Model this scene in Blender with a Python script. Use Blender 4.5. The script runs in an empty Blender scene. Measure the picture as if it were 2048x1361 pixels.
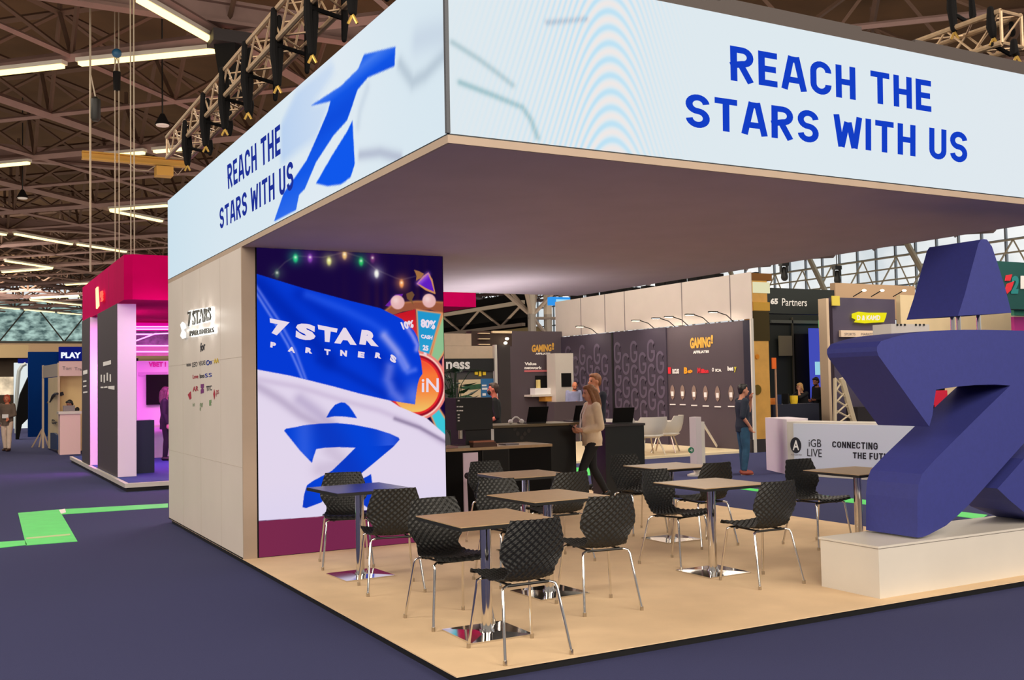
import bpy, bmesh, math, random
import numpy as np
from mathutils import Vector, Matrix

scene = bpy.context.scene
COL = scene.collection
random.seed(7)

# ------------------------------------------------------------------ camera
cam_d = bpy.data.cameras.new('camera')
cam = bpy.data.objects.new('camera', cam_d)
COL.objects.link(cam)
cam_d.sensor_width = 36.0
cam_d.lens = 36.153
cam_d.clip_end = 400
cam.matrix_world = Matrix(((0.876254, -0.00449657, -0.4818285, -2.5735),
                           (-0.48148056, -0.04729321, -0.87517988, -5.4087),
                           (-0.01885191, 0.99887093, -0.04360588, 1.72),
                           (0, 0, 0, 1)))
scene.camera = cam

# ------------------------------------------------------------------ light and exposure
scene.view_settings.view_transform = 'Standard'
scene.view_settings.look = 'None'
scene.view_settings.exposure = 0.0
scene.view_settings.gamma = 1.0
world = bpy.data.worlds.new('world')
scene.world = world
world.use_nodes = True
world.node_tree.nodes['Background'].inputs[0].default_value = (1.0, 0.92, 0.86, 1)
world.node_tree.nodes['Background'].inputs[1].default_value = 0.34


def area_light(name, loc, size, power, color, target=None, size_y=None):
    d = bpy.data.lights.new(name, 'AREA')
    d.energy = power
    d.color = color
    d.shape = 'RECTANGLE'
    d.size = size
    d.size_y = size_y or size
    o = bpy.data.objects.new(name, d)
    COL.objects.link(o)
    o.location = loc
    if target is not None:
        o.rotation_euler = (Vector(target) - Vector(loc)).to_track_quat('-Z', 'Y').to_euler()
    return o


WARM = (1.0, 0.88, 0.73)
# area lights for the lamps of the hall, followed by added fills
area_light('hall_area_light', (-5, -11, 8.6), 8, 2000, WARM, (1.5, 2, 0))
area_light('hall_area_light', (7, -13, 8.6), 8, 1950, WARM, (3, 2, 0))
area_light('hall_area_light', (-13, 4, 7.0), 6, 1500, WARM, (0, 6, 1.5))
area_light('hall_area_light', (-4, 20, 8.4), 7, 700, WARM)
area_light('hall_area_light', (-2, 40, 8.4), 9, 1300, WARM)
area_light('hall_area_light', (11, 5, 8.4), 5, 450, WARM)
area_light('hall_area_light', (10, 18, 8.4), 6, 480, WARM)
area_light('hall_area_light', (22, 10, 8.4), 7, 900, WARM)
area_light('hall_area_light', (24, 28, 8.4), 9, 1300, WARM)
area_light('hall_area_light', (3, 11.5, 8.4), 4, 700, WARM, (11, 7, .5))  # added fill that brightens the info counter front
area_light('hall_area_light', (0, 76, 8.2), 8, 2400, WARM, (3, 98, -2))  # added fill that brightens the far end wall
area_light('hall_area_light', (-6, 50, 7.0), 6, 1500, WARM, (0, 62, 1.0))  # added fill for the fascia panels at the far left
# fills without fixtures, added for light bounced onto the roof and the soffit
area_light('roof_bounce_fill', (8, 38, 5.3), 44, 4300, (1.0, 0.80, 0.56), (8, 38, 12), 60)
area_light('soffit_bounce_fill', (4.2, 8.0, 2.1), 3.2, 34, (0.96, 0.97, 1.0), (4.1, 8.0, 4), .5)


# ------------------------------------------------------------------ helpers
def lin(c):
    return tuple(((v / 255.0) / 12.92 if v / 255.0 <= 0.04045 else ((v / 255.0 + 0.055) / 1.055) ** 2.4) for v in c)


def mat(name, rgb, rough=0.6, metal=0.0, noise=0.0, nscale=8.0, bump=0.0, bscale=60.0, spec=0.5, stretch=None):
    m = bpy.data.materials.new(name)
    m.use_nodes = True
    nt = m.node_tree
    b = nt.nodes['Principled BSDF']
    c = lin(rgb)
    b.inputs['Base Color'].default_value = (*c, 1)
    b.inputs['Roughness'].default_value = rough
    b.inputs['Metallic'].default_value = metal
    b.inputs['Specular IOR Level'].default_value = spec
    tc = nt.nodes.new('ShaderNodeTexCoord')
    src = tc.outputs['Object']
    if stretch:
        mp = nt.nodes.new('ShaderNodeMapping')
        mp.inputs['Scale'].default_value = stretch
        nt.links.new(src, mp.inputs['Vector'])
        src = mp.outputs['Vector']
    if noise > 0:
        n = nt.nodes.new('ShaderNodeTexNoise')
        n.inputs['Scale'].default_value = nscale
        n.inputs['Detail'].default_value = 4
        r = nt.nodes.new('ShaderNodeValToRGB')
        r.color_ramp.elements[0].position = 0.3
        r.color_ramp.elements[1].position = 0.7
        r.color_ramp.elements[0].color = (*[v * (1 - noise) for v in c], 1)
        r.color_ramp.elements[1].color = (*[min(1, v * (1 + noise)) for v in c], 1)
        nt.links.new(src, n.inputs['Vector'])
        nt.links.new(n.outputs['Fac'], r.inputs['Fac'])
        nt.links.new(r.outputs['Color'], b.inputs['Base Color'])
    if bump > 0:
        n2 = nt.nodes.new('ShaderNodeTexNoise')
        n2.inputs['Scale'].default_value = bscale
        n2.inputs['Detail'].default_value = 3
        bp = nt.nodes.new('ShaderNodeBump')
        bp.inputs['Strength'].default_value = bump
        bp.inputs['Distance'].default_value = 0.01
        nt.links.new(src, n2.inputs['Vector'])
        nt.links.new(n2.outputs['Fac'], bp.inputs['Height'])
        nt.links.new(bp.outputs['Normal'], b.inputs['Normal'])
    return m


def emit(name, rgb, strength=1.0):
    m = bpy.data.materials.new(name)
    m.use_nodes = True
    nt = m.node_tree
    nt.nodes.clear()
    e = nt.nodes.new('ShaderNodeEmission')
    e.inputs[0].default_value = (*lin(rgb), 1)
    e.inputs[1].default_value = strength
    o = nt.nodes.new('ShaderNodeOutputMaterial')
    nt.links.new(e.outputs[0], o.inputs[0])
    return m


def emit_attr(name, strength=1.0):
    m = bpy.data.materials.new(name)
    m.use_nodes = True
    nt = m.node_tree
    nt.nodes.clear()
    a = nt.nodes.new('ShaderNodeAttribute')
    a.attribute_name = 'Col'
    e = nt.nodes.new('ShaderNodeEmission')
    e.inputs[1].default_value = strength
    o = nt.nodes.new('ShaderNodeOutputMaterial')
    nt.links.new(a.outputs['Color'], e.inputs[0])
    nt.links.new(e.outputs[0], o.inputs[0])
    return m


def worldloc(o):
    v = Vector((0, 0, 0))
    while o is not None:
        v = v + o.location
        o = o.parent
    return v


class MB:
    """collects shapes and links them as one mesh object"""

    def __init__(s):
        s.v = []
        s.f = []
        s.m = []
        s.cur = 0

    def add(s, vs, fs):
        b = len(s.v)
        s.v += [tuple(x) for x in vs]
        s.f += [tuple(i + b for i in f) for f in fs]
        s.m += [s.cur] * len(fs)
        return s

    def box(s, x0, x1, y0, y1, z0, z1):
        vs = [(x0, y0, z0), (x1, y0, z0), (x1, y1, z0), (x0, y1, z0), (x0, y0, z1), (x1, y0, z1), (x1, y1, z1), (x0, y1, z1)]
        return s.add(vs, [(3, 2, 1, 0), (4, 5, 6, 7), (0, 1, 5, 4), (1, 2, 6, 5), (2, 3, 7, 6), (3, 0, 4, 7)])

    def obox(s, A, d, L, W, z0, z1, t0=0.0, w0=0.0):
        # box along plan direction d from A; W to the left of d
        dx, dy = d
        n = math.hypot(dx, dy)
        dx, dy = dx / n, dy / n
        nx, ny = -dy, dx
        P = []
        for z in (z0, z1):
            for t, w in ((t0, w0), (t0 + L, w0), (t0 + L, w0 + W), (t0, w0 + W)):
                P.append((A[0] + dx * t + nx * w, A[1] + dy * t + ny * w, z))
        return s.add(P, [(3, 2, 1, 0), (4, 5, 6, 7), (0, 1, 5, 4), (1, 2, 6, 5), (2, 3, 7, 6), (3, 0, 4, 7)])

    def tube(s, pts, rad, n=10, cap=True):
        pts = [Vector(p) for p in pts]
        k = len(pts)
        if not hasattr(rad, '__len__'):
            rad = [rad] * k
        prev = None
        vs = []
        for i, p in enumerate(pts):
            if i == 0:
                t = pts[1] - pts[0]
            elif i == k - 1:
                t = pts[-1] - pts[-2]
            else:
                t = (pts[i + 1] - pts[i]).normalized() + (pts[i] - pts[i - 1]).normalized()
            t.normalize()
            if prev is None:
                a = Vector((0, 0, 1)) if abs(t.z) < 0.9 else Vector((1, 0, 0))
                x = t.cross(a).normalized()
            else:
                x = (prev - t * prev.dot(t)).normalized()
            prev = x
            y = t.cross(x)
            for j in range(n):
                an = 2 * math.pi * j / n
                vs.append(p + (x * math.cos(an) + y * math.sin(an)) * rad[i])
        fs = []
        for i in range(k - 1):
            for j in range(n):
                fs.append((i * n + j, i * n + (j + 1) % n, (i + 1) * n + (j + 1) % n, (i + 1) * n + j))
        if cap:
            fs.append(tuple(reversed(range(n))))
            fs.append(tuple(range((k - 1) * n, k * n)))
        return s.add(vs, fs)

    def capsule(s, pts, rad, n=12):
        pts = [Vector(p) for p in pts]
        rad = list(rad)
        d0 = (pts[0] - pts[1]).normalized()
        d1 = (pts[-1] - pts[-2]).normalized()
        P = [pts[0] + d0 * rad[0] * .95, pts[0] + d0 * rad[0] * .6] + pts + [pts[-1] + d1 * rad[-1] * .6, pts[-1] + d1 * rad[-1] * .95]
        Rr = [rad[0] * .3, rad[0] * .8] + rad + [rad[-1] * .8, rad[-1] * .3]
        return s.tube(P, Rr, n)

    def loft(s, rings, n=20):
        # rings: (cx, cy, cz, rx, ry)
        vs = []
        for (cx, cy, cz, rx, ry) in rings:
            for j in range(n):
                a = 2 * math.pi * j / n
                vs.append((cx + rx * math.cos(a), cy + ry * math.sin(a), cz))
        fs = []
        for i in range(len(rings) - 1):
            for j in range(n):
                fs.append((i * n + j, i * n + (j + 1) % n, (i + 1) * n + (j + 1) % n, (i + 1) * n + j))
        fs.append(tuple(reversed(range(n))))
        fs.append(tuple(range((len(rings) - 1) * n, len(rings) * n)))
        return s.add(vs, fs)

    def ell(s, c, r, nu=16, nv=10, M=None):
        vs = []
        for i in range(nv + 1):
            ph = math.pi * i / nv
            for j in range(nu):
                th = 2 * math.pi * j / nu
                p = Vector((r[0] * math.sin(ph) * math.cos(th), r[1] * math.sin(ph) * math.sin(th), r[2] * math.cos(ph)))
                if M is not None:
                    p = M @ p
                vs.append(Vector(c) + p)
        fs = []
        for i in range(nv):
            for j in range(nu):
                fs.append((i * nu + j, (i + 1) * nu + j, (i + 1) * nu + (j + 1) % nu, i * nu + (j + 1) % nu))
        return s.add(vs, fs)

    def prism(s, poly, ax, a, b):
        # extrude a 2-D outline along an axis; ax 'Y': outline in (x,z), 'X': (y,z), 'Z': (x,y)
        def P(p, t):
            if ax == 'Y':
                return (p[0], t, p[1])
            if ax == 'X':
                return (t, p[0], p[1])
            return (p[0], p[1], t)
        n = len(poly)
        ar = sum(poly[i][0] * poly[(i + 1) % n][1] - poly[(i + 1) % n][0] * poly[i][1] for i in range(n))
        if (ar > 0) == (ax == 'Y'):
            poly = poly[::-1]
        vs = [P(p, a) for p in poly] + [P(p, b) for p in poly]
        fs = [tuple(reversed(range(n))), tuple(range(n, 2 * n))]
        for i in range(n):
            j = (i + 1) % n
            fs.append((i, j, n + j, n + i))
        return s.add(vs, fs)

    def text(s, txt, quad, bold=0.0, depth=0.0):
        # quad: top-left, top-right, bottom-right, bottom-left points
        vs, fs, bb = glyphs(txt, bold, depth)
        TL, TR, BR, BL = [Vector(q) for q in quad]
        nrm = (TR - BL).cross(TL - BR).normalized()
        h = (TL - BL).length
        sc = h / max(1e-6, bb[3] - bb[1])
        out = []
        for x, y, z in vs:
            u = (x - bb[0]) / (bb[2] - bb[0])
            v = (y - bb[1]) / (bb[3] - bb[1])
            p = BL * (1 - u) * (1 - v) + BR * u * (1 - v) + TR * u * v + TL * (1 - u) * v
            out.append(p + nrm * z)
        return s.add(out, fs)

    def block(s, txt, quad, t=.18):
        # sturdy grotesque capitals drawn as ribbons of even width
        TL, TR, BR, BL = [Vector(q) for q in quad]
        strokes, x = [], 0.0
        for ch in txt:
            if ch == ' ':
                x += .34
                continue
            w, st = block_letter(ch, t)
            strokes += [[(px + x, py) for px, py in q] for q in st]
            x += w + .13
        W = x - .13
        vs, fs = [], []
        for q in strokes:
            n = len(q)
            closed = n > 2 and math.hypot(q[0][0] - q[-1][0], q[0][1] - q[-1][1]) < 1e-6
            b = len(vs)
            for i, (px, py) in enumerate(q):
                d = []
                if i > 0 or closed:
                    a0 = q[i - 1] if i > 0 else q[-2]
                    d.append(Vector((px - a0[0], py - a0[1])).normalized())
                if i < n - 1 or closed:
                    a1 = q[i + 1] if i < n - 1 else q[1]
                    d.append(Vector((a1[0] - px, a1[1] - py)).normalized())
                m = sum(d, Vector((0, 0))).normalized()
                k = (t / 2) / max(.45, m.dot(d[0]))
                vs += [(px - m.y * k, py + m.x * k), (px + m.y * k, py - m.x * k)]
            fs += [(b + 2 * i, b + 2 * i + 1, b + 2 * i + 3, b + 2 * i + 2) for i in range(n - 1)]
        out = []
        for (px, py) in vs:
            u, v = px / W, py
            out.append(BL * (1 - u) * (1 - v) + BR * u * (1 - v) + TR * u * v + TL * (1 - u) * v)
        return s.add(out, fs)

    def xform(s, M):
        s.v = [tuple(M @ Vector(p)) for p in s.v]
        return s

    def mesh(s, name, mats, smooth=False):
        me = bpy.data.meshes.new(name)
        me.from_pydata(s.v, [], s.f)
        if not isinstance(mats, (list, tuple)):
            mats = [mats]
        for m in mats:
            me.materials.append(m)
        if len(mats) > 1:
            me.polygons.foreach_set('material_index', s.m)
        if smooth:
            me.polygons.foreach_set('use_smooth', [True] * len(me.polygons))
            try:
                me.set_sharp_from_angle(angle=math.radians(40))
            except Exception:
                pass
        me.update()
        return me

    def build(s, name, mats, parent=None, smooth=False, origin=None):
        off = Vector((0, 0, 0))
        if parent is not None:
            off = worldloc(parent)
        elif origin is None:
            xs = [p[0] for p in s.v]
            ys = [p[1] for p in s.v]
            zs = [p[2] for p in s.v]
            off = Vector(((min(xs) + max(xs)) / 2, (min(ys) + max(ys)) / 2, min(zs)))
        else:
            off = Vector(origin)
        s.v = [tuple(Vector(p) - off) for p in s.v]
        o = bpy.data.objects.new(name, s.mesh(name, mats, smooth))
        COL.objects.link(o)
        if parent is not None:
            o.parent = parent
        else:
            o.location = off
        return o


def block_letter(ch, t):
    h = t / 2

    def arc(cx, cy, rx, ry, a0, a1, n=10):
        return [(cx + rx * math.cos(math.radians(a0 + (a1 - a0) * i / n)), cy + ry * math.sin(math.radians(a0 + (a1 - a0) * i / n))) for i in range(n + 1)]
    w = {'A': .68, 'C': .62, 'E': .52, 'F': .50, 'G': .64, 'H': .60, 'I': t, 'L': .48, 'N': .62, 'O': .64, 'P': .58, 'R': .62, 'S': .62, 'T': .60, 'U': .60, 'V': .66, 'W': .84, 'Y': .64, 'D': .62}[ch]
    r = (w - t) / 2
    T, B, L, R = 1 - h, h, h, w - h
    if ch == 'A':
        return w, [[(h * .7, 0), (w * .40, 1)], [(w - h * .7, 0), (w * .60, 1)], [(w * .36, T), (w * .64, T)], [(w * .22, .30), (w * .78, .30)]]
    if ch == 'C':
        return w, [[(R, .68)] + arc(w / 2, T - r, r, r, 0, 180) + arc(w / 2, B + r, r, r, 180, 360) + [(R, .32)]]
    if ch == 'G':
        return w, [[(R, .70)] + arc(w / 2, T - r, r, r, 0, 180) + arc(w / 2, B + r, r, r, 180, 360) + [(R, .46), (w * .5, .46)]]
    if ch == 'O':
        return w, [arc(w / 2, T - r, r, r, 0, 180) + arc(w / 2, B + r, r, r, 180, 360) + [(R, T - r)]]
    if ch == 'D':
        return w, [[(L, B), (L, T)], [(0, T)] + arc(R - r, T - r, r, r, 90, 0) + arc(R - r, B + r, r, r, 0, -90) + [(0, B)]]
    if ch == 'E':
        return w, [[(L, 0), (L, 1)], [(0, T), (w, T)], [(0, .5), (w * .93, .5)], [(0, B), (w, B)]]
    if ch == 'F':
        return w, [[(L, 0), (L, 1)], [(0, T), (w, T)], [(0, .48), (w * .9, .48)]]
    if ch == 'H':
        return w, [[(L, 0), (L, 1)], [(R, 0), (R, 1)], [(L, .5), (R, .5)]]
    if ch == 'I':
        return w, [[(h, 0), (h, 1)]]
    if ch == 'L':
        return w, [[(L, 0), (L, 1)], [(0, B), (w, B)]]
    if ch == 'N':
        return w, [[(L, 0), (L, 1)], [(R, 0), (R, 1)], [(L, 1), (R, 0)]]
    if ch in 'PR':
        q = [[(L, 0), (L, 1)], [(0, T)] + arc(R - .2, .715, .2, T - .715, 90, -90) + [(0, .43)]]
        if ch == 'R':
            q.append([(w * .48, .45), (w - h * .9, 0)])
        return w, q
    if ch == 'S':
        c1, c2 = (T + .5) / 2, (B + .5) / 2
        y1, y2 = (T - .5) / 2, (.5 - B) / 2
        return w, [arc(w / 2, c1, r, y1, 5, 270, 16)[:-1] + arc(w / 2, c2, r, y2, 90, -175, 16)]
    if ch == 'T':
        return w, [[(0, T), (w, T)], [(w / 2, 0), (w / 2, 1)]]
    if ch == 'U':
        return w, [[(L, 1)] + arc(w / 2, B + r, r, r, 180, 360) + [(R, 1)]]
    if ch == 'V':
        return w, [[(h * .7, 1), (w * .42, 0)], [(w - h * .7, 1), (w * .58, 0)]]
    if ch == 'W':
        return w, [[(h * .7, 1), (w * .25, 0)], [(w * .27, 0), (w * .47, .8)], [(w * .53, .8), (w * .73, 0)], [(w - h * .7, 1), (w * .75, 0)], [(w * .20, B), (w * .32, B)], [(w * .68, B), (w * .80, B)]]
    return w, [[(h * .7, 1), (w / 2, .45)], [(w - h * .7, 1), (w / 2, .45)], [(w / 2, 0), (w / 2, .5)]]


_gl = {}


def glyphs(txt, bold, depth):
    k = (txt, bold, depth)
    if k in _gl:
        return _gl[k]
    cu = bpy.data.curves.new('t', 'FONT')
    cu.body = txt
    cu.offset = bold
    cu.extrude = depth
    cu.resolution_u = 3
    o = bpy.data.objects.new('t', cu)
    COL.objects.link(o)
    bpy.context.view_layer.update()
    dg = bpy.context.evaluated_depsgraph_get()
    me = bpy.data.meshes.new_from_object(o.evaluated_get(dg))
    vs = [tuple(v.co) for v in me.vertices]
    fs = [tuple(p.vertices) for p in me.polygons]
    bb = (min(v[0] for v in vs), min(v[1] for v in vs), max(v[0] for v in vs), max(v[1] for v in vs))
    bpy.data.objects.remove(o)
    bpy.data.curves.remove(cu)
    bpy.data.meshes.remove(me)
    _gl[k] = (vs, fs, bb)
    return _gl[k]


def tag(o, label=None, cat=None, group=None, kind=None):
    if label:
        o['label'] = label
    if cat:
        o['category'] = cat
    if group:
        o['group'] = group
    if kind:
        o['kind'] = kind
    return o


def thing(name, label, cat, loc=(0, 0, 0), group=None, rz=0.0):
    o = bpy.data.objects.new(name, None)
    COL.objects.link(o)
    o.empty_display_size = 0.1
    o.location = loc
    o.rotation_euler = (0, 0, rz)
    return tag(o, label, cat, group)


def struct(name, mb, m, smooth=False, label=None):
    o = mb.build(name, m, None, smooth)
    o['kind'] = 'structure'
    if label:
        o['label'] = label
    return o


def copy_tree(o, parent=None):
    c = o.copy()
    COL.objects.link(c)
    if parent is not None:
        c.parent = parent
    for ch in list(o.children):
        copy_tree(ch, c)
    return c


def onX(x, pts):
    return [(x, p[0], p[1]) for p in pts]


def onY(y, pts):
    return [(p[0], y, p[1]) for p in pts]


def onV(A, d, off, pts):
    # points (t,z) on the vertical plane through A along d, moved off towards its right side
    n = math.hypot(*d)
    dx, dy = d[0] / n, d[1] / n
    return [(A[0] + dx * t + dy * off, A[1] + dy * t - dx * off, z) for t, z in pts]


def rect(p):
    # bounding rectangle of plane points
    xs = [q[0] for q in p]
    zs = [q[1] for q in p]
    return min(xs), max(xs), min(zs), max(zs)


# raster screens: a fine grid whose colours are worked out point by point
def inpoly(U, V, poly):
    n = len(poly)
    r = np.zeros(U.shape, bool)
    for i in range(n):
        x0, y0 = poly[i]
        x1, y1 = poly[(i + 1) % n]
        if y0 == y1:
            continue
        c = ((y0 > V) != (y1 > V)) & (U < (x1 - x0) * (V - y0) / (y1 - y0) + x0)
        r ^= c
    return r


def cover(U, V, poly, h):
    a = np.zeros(U.shape)
    for dx, dy in ((-.35, -.2), (.2, -.35), (.35, .2), (-.2, .35), (0, 0)):
        a += inpoly(U + dx * h, V + dy * h, poly)
    return a / 5.0


def stroke(U, V, pts, w):
    d = np.full(U.shape, 1e9)
    for (x0, y0), (x1, y1) in zip(pts[:-1], pts[1:]):
        L = (x1 - x0) ** 2 + (y1 - y0) ** 2
        t = np.clip(((U - x0) * (x1 - x0) + (V - y0) * (y1 - y0)) / max(L, 1e-9), 0, 1)
        d = np.minimum(d, np.hypot(U - x0 - t * (x1 - x0), V - y0 - t * (y1 - y0)))
    return np.exp(-(d / w) ** 2)


def over(img, a, rgb):
    for i in range(3):
        img[..., i] = img[..., i] * (1 - a) + rgb[i] * a


def raster(name, P, nu, nv, func, m, parent):
    # P(u,v arrays) -> x,y,z arrays ; func(u,v) -> sRGB image
    u = np.linspace(0, 1, nu)
    v = np.linspace(0, 1, nv)
    U, V = np.meshgrid(u, v)
    x, y, z, a, b = P(U, V)
    img = func(a, b) / 255.0
    img = np.where(img <= 0.04045, img / 12.92, ((np.clip(img, 0, 1) + 0.055) / 1.055) ** 2.4)
    off = worldloc(parent)
    co = np.stack([x - off.x, y - off.y, z - off.z], -1).reshape(-1, 3)
    i = np.arange((nv - 1) * (nu - 1))
    r, c = i // (nu - 1), i % (nu - 1)
    k = r * nu + c
    faces = np.stack([k, k + 1, k + nu + 1, k + nu], -1)
    me = bpy.data.meshes.new(name)
    me.from_pydata(co.tolist(), [], faces.tolist())
    me.materials.append(m)
    at = me.color_attributes.new('Col', 'FLOAT_COLOR', 'POINT')
    rgba = np.concatenate([img.reshape(-1, 3), np.ones((nu * nv, 1))], 1)
    at.data.foreach_set('color', rgba.astype(np.float32).ravel())
    o = bpy.data.objects.new(name, me)
    COL.objects.link(o)
    o.parent = parent
    return o


# ------------------------------------------------------------------ materials
M_carpet = mat('carpet', (67, 70, 107), 0.95, noise=0.18, nscale=220, bump=0.5, bscale=400, spec=0.1)
M_beigefloor = mat('beige_carpet', (226, 197, 160), 0.9, noise=0.05, nscale=3, bump=0.25, bscale=500, spec=0.1)
M_black = mat('black', (14, 14, 14), 0.5)
M_blackmatt = mat('black_matt', (18, 17, 18), 0.9, spec=0.2)
M_plastic = mat('black_plastic', (20, 21, 20), 0.48, noise=0.1, nscale=30)
M_chrome = mat('chrome', (225, 222, 218), 0.08, 1.0)
M_steel = mat('brushed_steel', (190, 180, 165), 0.3, 1.0, noise=0.1, nscale=40)
M_white = mat('white_laminate', (210, 204, 194), 0.35, noise=0.03, nscale=2)
M_wallbeige = mat('cream_wall_panel', (206, 196, 188), 0.5, noise=0.03, nscale=1.5)
M_soffit = mat('soffit_fabric', (190, 172, 178), 0.85, noise=0.04, nscale=2)
M_trim = mat('beige_trim', (172, 152, 134), 0.6, noise=0.04, nscale=3)
M_blue = mat('cobalt_paint', (48, 54, 128), 0.62, noise=0.05, nscale=30, bump=0.08, bscale=200)
M_tabletop = mat('taupe_laminate', (178, 149, 114), 0.35, noise=0.06, nscale=20)
M_tabletop_dark = mat('dark_laminate', (46, 42, 62), 0.25, noise=0.06, nscale=20)
M_roof = mat('roof_deck', (92, 66, 40), 0.9, noise=0.2, nscale=0.6)
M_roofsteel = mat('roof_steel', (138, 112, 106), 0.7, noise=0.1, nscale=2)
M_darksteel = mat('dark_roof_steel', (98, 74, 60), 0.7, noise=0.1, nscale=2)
M_trussalu = mat('truss_aluminium', (196, 168, 136), 0.5, 0.35, noise=0.1, nscale=20)
M_crimson = mat('crimson_fabric', (186, 0, 84), 0.9, noise=0.05, nscale=3, spec=0.05)
M_greentape = mat('green_tape', (74, 222, 104), 0.6, noise=0.05, nscale=4)
M_darkbrown = mat('dark_panel', (44, 38, 40), 0.7, noise=0.06, nscale=2)
M_gamingwall = mat('charcoal_wall_print', (76, 66, 74), 0.6, noise=0.05, nscale=1)
M_navy = mat('navy_panel', (14, 50, 100), 0.6, noise=0.05, nscale=2)
M_gold = mat('gold_panel', (222, 168, 84), 0.35, 0.2, noise=0.12, nscale=3)
M_blueprint = mat('blue_ink', (30, 52, 150), 0.6)
M_ink = mat('dark_ink', (28, 28, 40), 0.6)
M_whiteink = mat('white_ink', (240, 238, 235), 0.6)
M_yellowink = mat('yellow_ink', (245, 205, 40), 0.6)
M_redink = mat('red_ink', (214, 38, 52), 0.6)
M_cream = mat('cream_panel', (226, 204, 164), 0.6, noise=0.04, nscale=2)
M_greyink = mat('grey_ink', (128, 120, 122), 0.7)
E_lamp = emit('fluorescent_glow', (255, 226, 145), 3.0)
E_white = emit('white_glow', (255, 250, 240), 2.5)
E_pink = emit('pink_neon', (255, 150, 255), 2.2)
E_screen = emit_attr('led_pixels', 1.0)
E_banner = emit_attr('led_banner_pixels', 1.0)
E_bannerblue = emit('led_letter_blue', (20, 62, 196), 1.0)
E_bannernavy = emit('led_letter_navy', (30, 48, 150), 1.0)
E_ledwhite = emit('led_letter_white', (236, 222, 238), 0.95)
E_ledred = emit('led_letter_dark', (60, 30, 40), 1.0)
E_sky = emit('daylight_glass', (232, 240, 246), 1.0)
E_spot = emit('spot_bulb', (255, 240, 205), 8.0)
E_green = emit('exit_sign_green', (60, 220, 130), 1.2)
E_bluelight = emit('blue_light_panel', (70, 80, 190), 0.9)
E_cyan = emit('cyan_screen', (150, 205, 225), 1.0)
E_yellow = emit('yellow_sign', (238, 226, 30), 1.0)
E_playblue = emit('blue_sign', (20, 30, 120), 0.8)

# ------------------------------------------------------------------ the hall
ZP = 0.052
struct('floor', MB().box(-60, 120, -40, 140, -0.2, 0.0), M_carpet)
struct('ceiling', MB().box(-45, 44, -30, 98, 11.9, 12.1), M_roof)
struct('wall_back', MB().box(-45, 60, 98.3, 98.7, 0, 4.9), mat('far_wall', (200, 170, 130), 0.8, noise=0.1, nscale=0.3))

# glazed end of the hall, skylight and side glazing
def glass_mat(name, c0, c1, strength, scale):
    m = bpy.data.materials.new(name)
    m.use_nodes = True
    nt = m.node_tree
    nt.nodes.clear()
    tc = nt.nodes.new('ShaderNodeTexCoord')
    mp = nt.nodes.new('ShaderNodeMapping')
    mp.inputs['Scale'].default_value = scale
    n = nt.nodes.new('ShaderNodeTexNoise')
    n.inputs['Scale'].default_value = 1.0
    n.inputs['Detail'].default_value = 5
    r = nt.nodes.new('ShaderNodeValToRGB')
    r.color_ramp.elements[0].position = 0.38
    r.color_ramp.elements[1].position = 0.64
    r.color_ramp.elements[0].color = (*lin(c0), 1)
    r.color_ramp.elements[1].color = (*lin(c1), 1)
    e = nt.nodes.new('ShaderNodeEmission')
    e.inputs[1].default_value = strength
    o = nt.nodes.new('ShaderNodeOutputMaterial')
    nt.links.new(tc.outputs['Object'], mp.inputs['Vector'])
    nt.links.new(mp.outputs['Vector'], n.inputs['Vector'])
    nt.links.new(n.outputs['Fac'], r.inputs['Fac'])
    nt.links.new(r.outputs['Color'], e.inputs[0])
    nt.links.new(e.outputs[0], o.inputs[0])
    return m


G_back = glass_mat('teal_glazing', (70, 92, 92), (176, 206, 198), 1.0, (1.1, 1, 2.2))
G_sky = glass_mat('skylight_glazing', (214, 222, 226), (252, 252, 250), 1.0, (0.2, 0.2, 0.2))
struct('window_1', MB().box(-45, 60, 98.35, 98.5, 6.0, 10.4), G_back)
struct('wall_back', MB().box(-45, 60, 98.25, 98.6, 4.9, 6.5), mat('pale_fascia', (226, 190, 150), 0.7, noise=0.04, nscale=0.5))
struct('window_2', MB().box(-45, 60, 98.6, 98.75, 10.4, 13), G_sky)
struct('window_3', MB().box(45.0, 45.2, -20, 98, 3.5, 14), G_sky)
struct('wall_right', MB().box(45.0, 45.3, -20, 98, 0, 3.5), M_darkbrown)

mb = MB()
for y in [10 + 1.4 * i for i in range(62)]:
    mb.box(44.85, 45, y, y + 0.09, 3.5, 14)
for z in (3.5, 5.2, 6.9, 8.6, 10.3, 12.0):
    mb.box(44.75, 45, 8, 98, z, z + 0.09)
struct('trim_1', mb, mat('grey_mullion', (150, 158, 166), 0.5))
mb = MB()
pts = [(x, 98.2, 10.2 if i % 2 else 6.5) for i, x in enumerate([-20 + 2.7 * k for k in range(24)])]
for a, b in zip(pts[:-1], pts[1:]):
    mb.tube([a, b], 0.06, 4)
mb.box(-45, 60, 98.1, 98.3, 6.35, 6.55)
mb.box(-45, 60, 98.1, 98.3, 10.2, 10.4)
struct('trim_2', mb, mat('dark_mullion', (70, 64, 56), 0.6))

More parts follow.
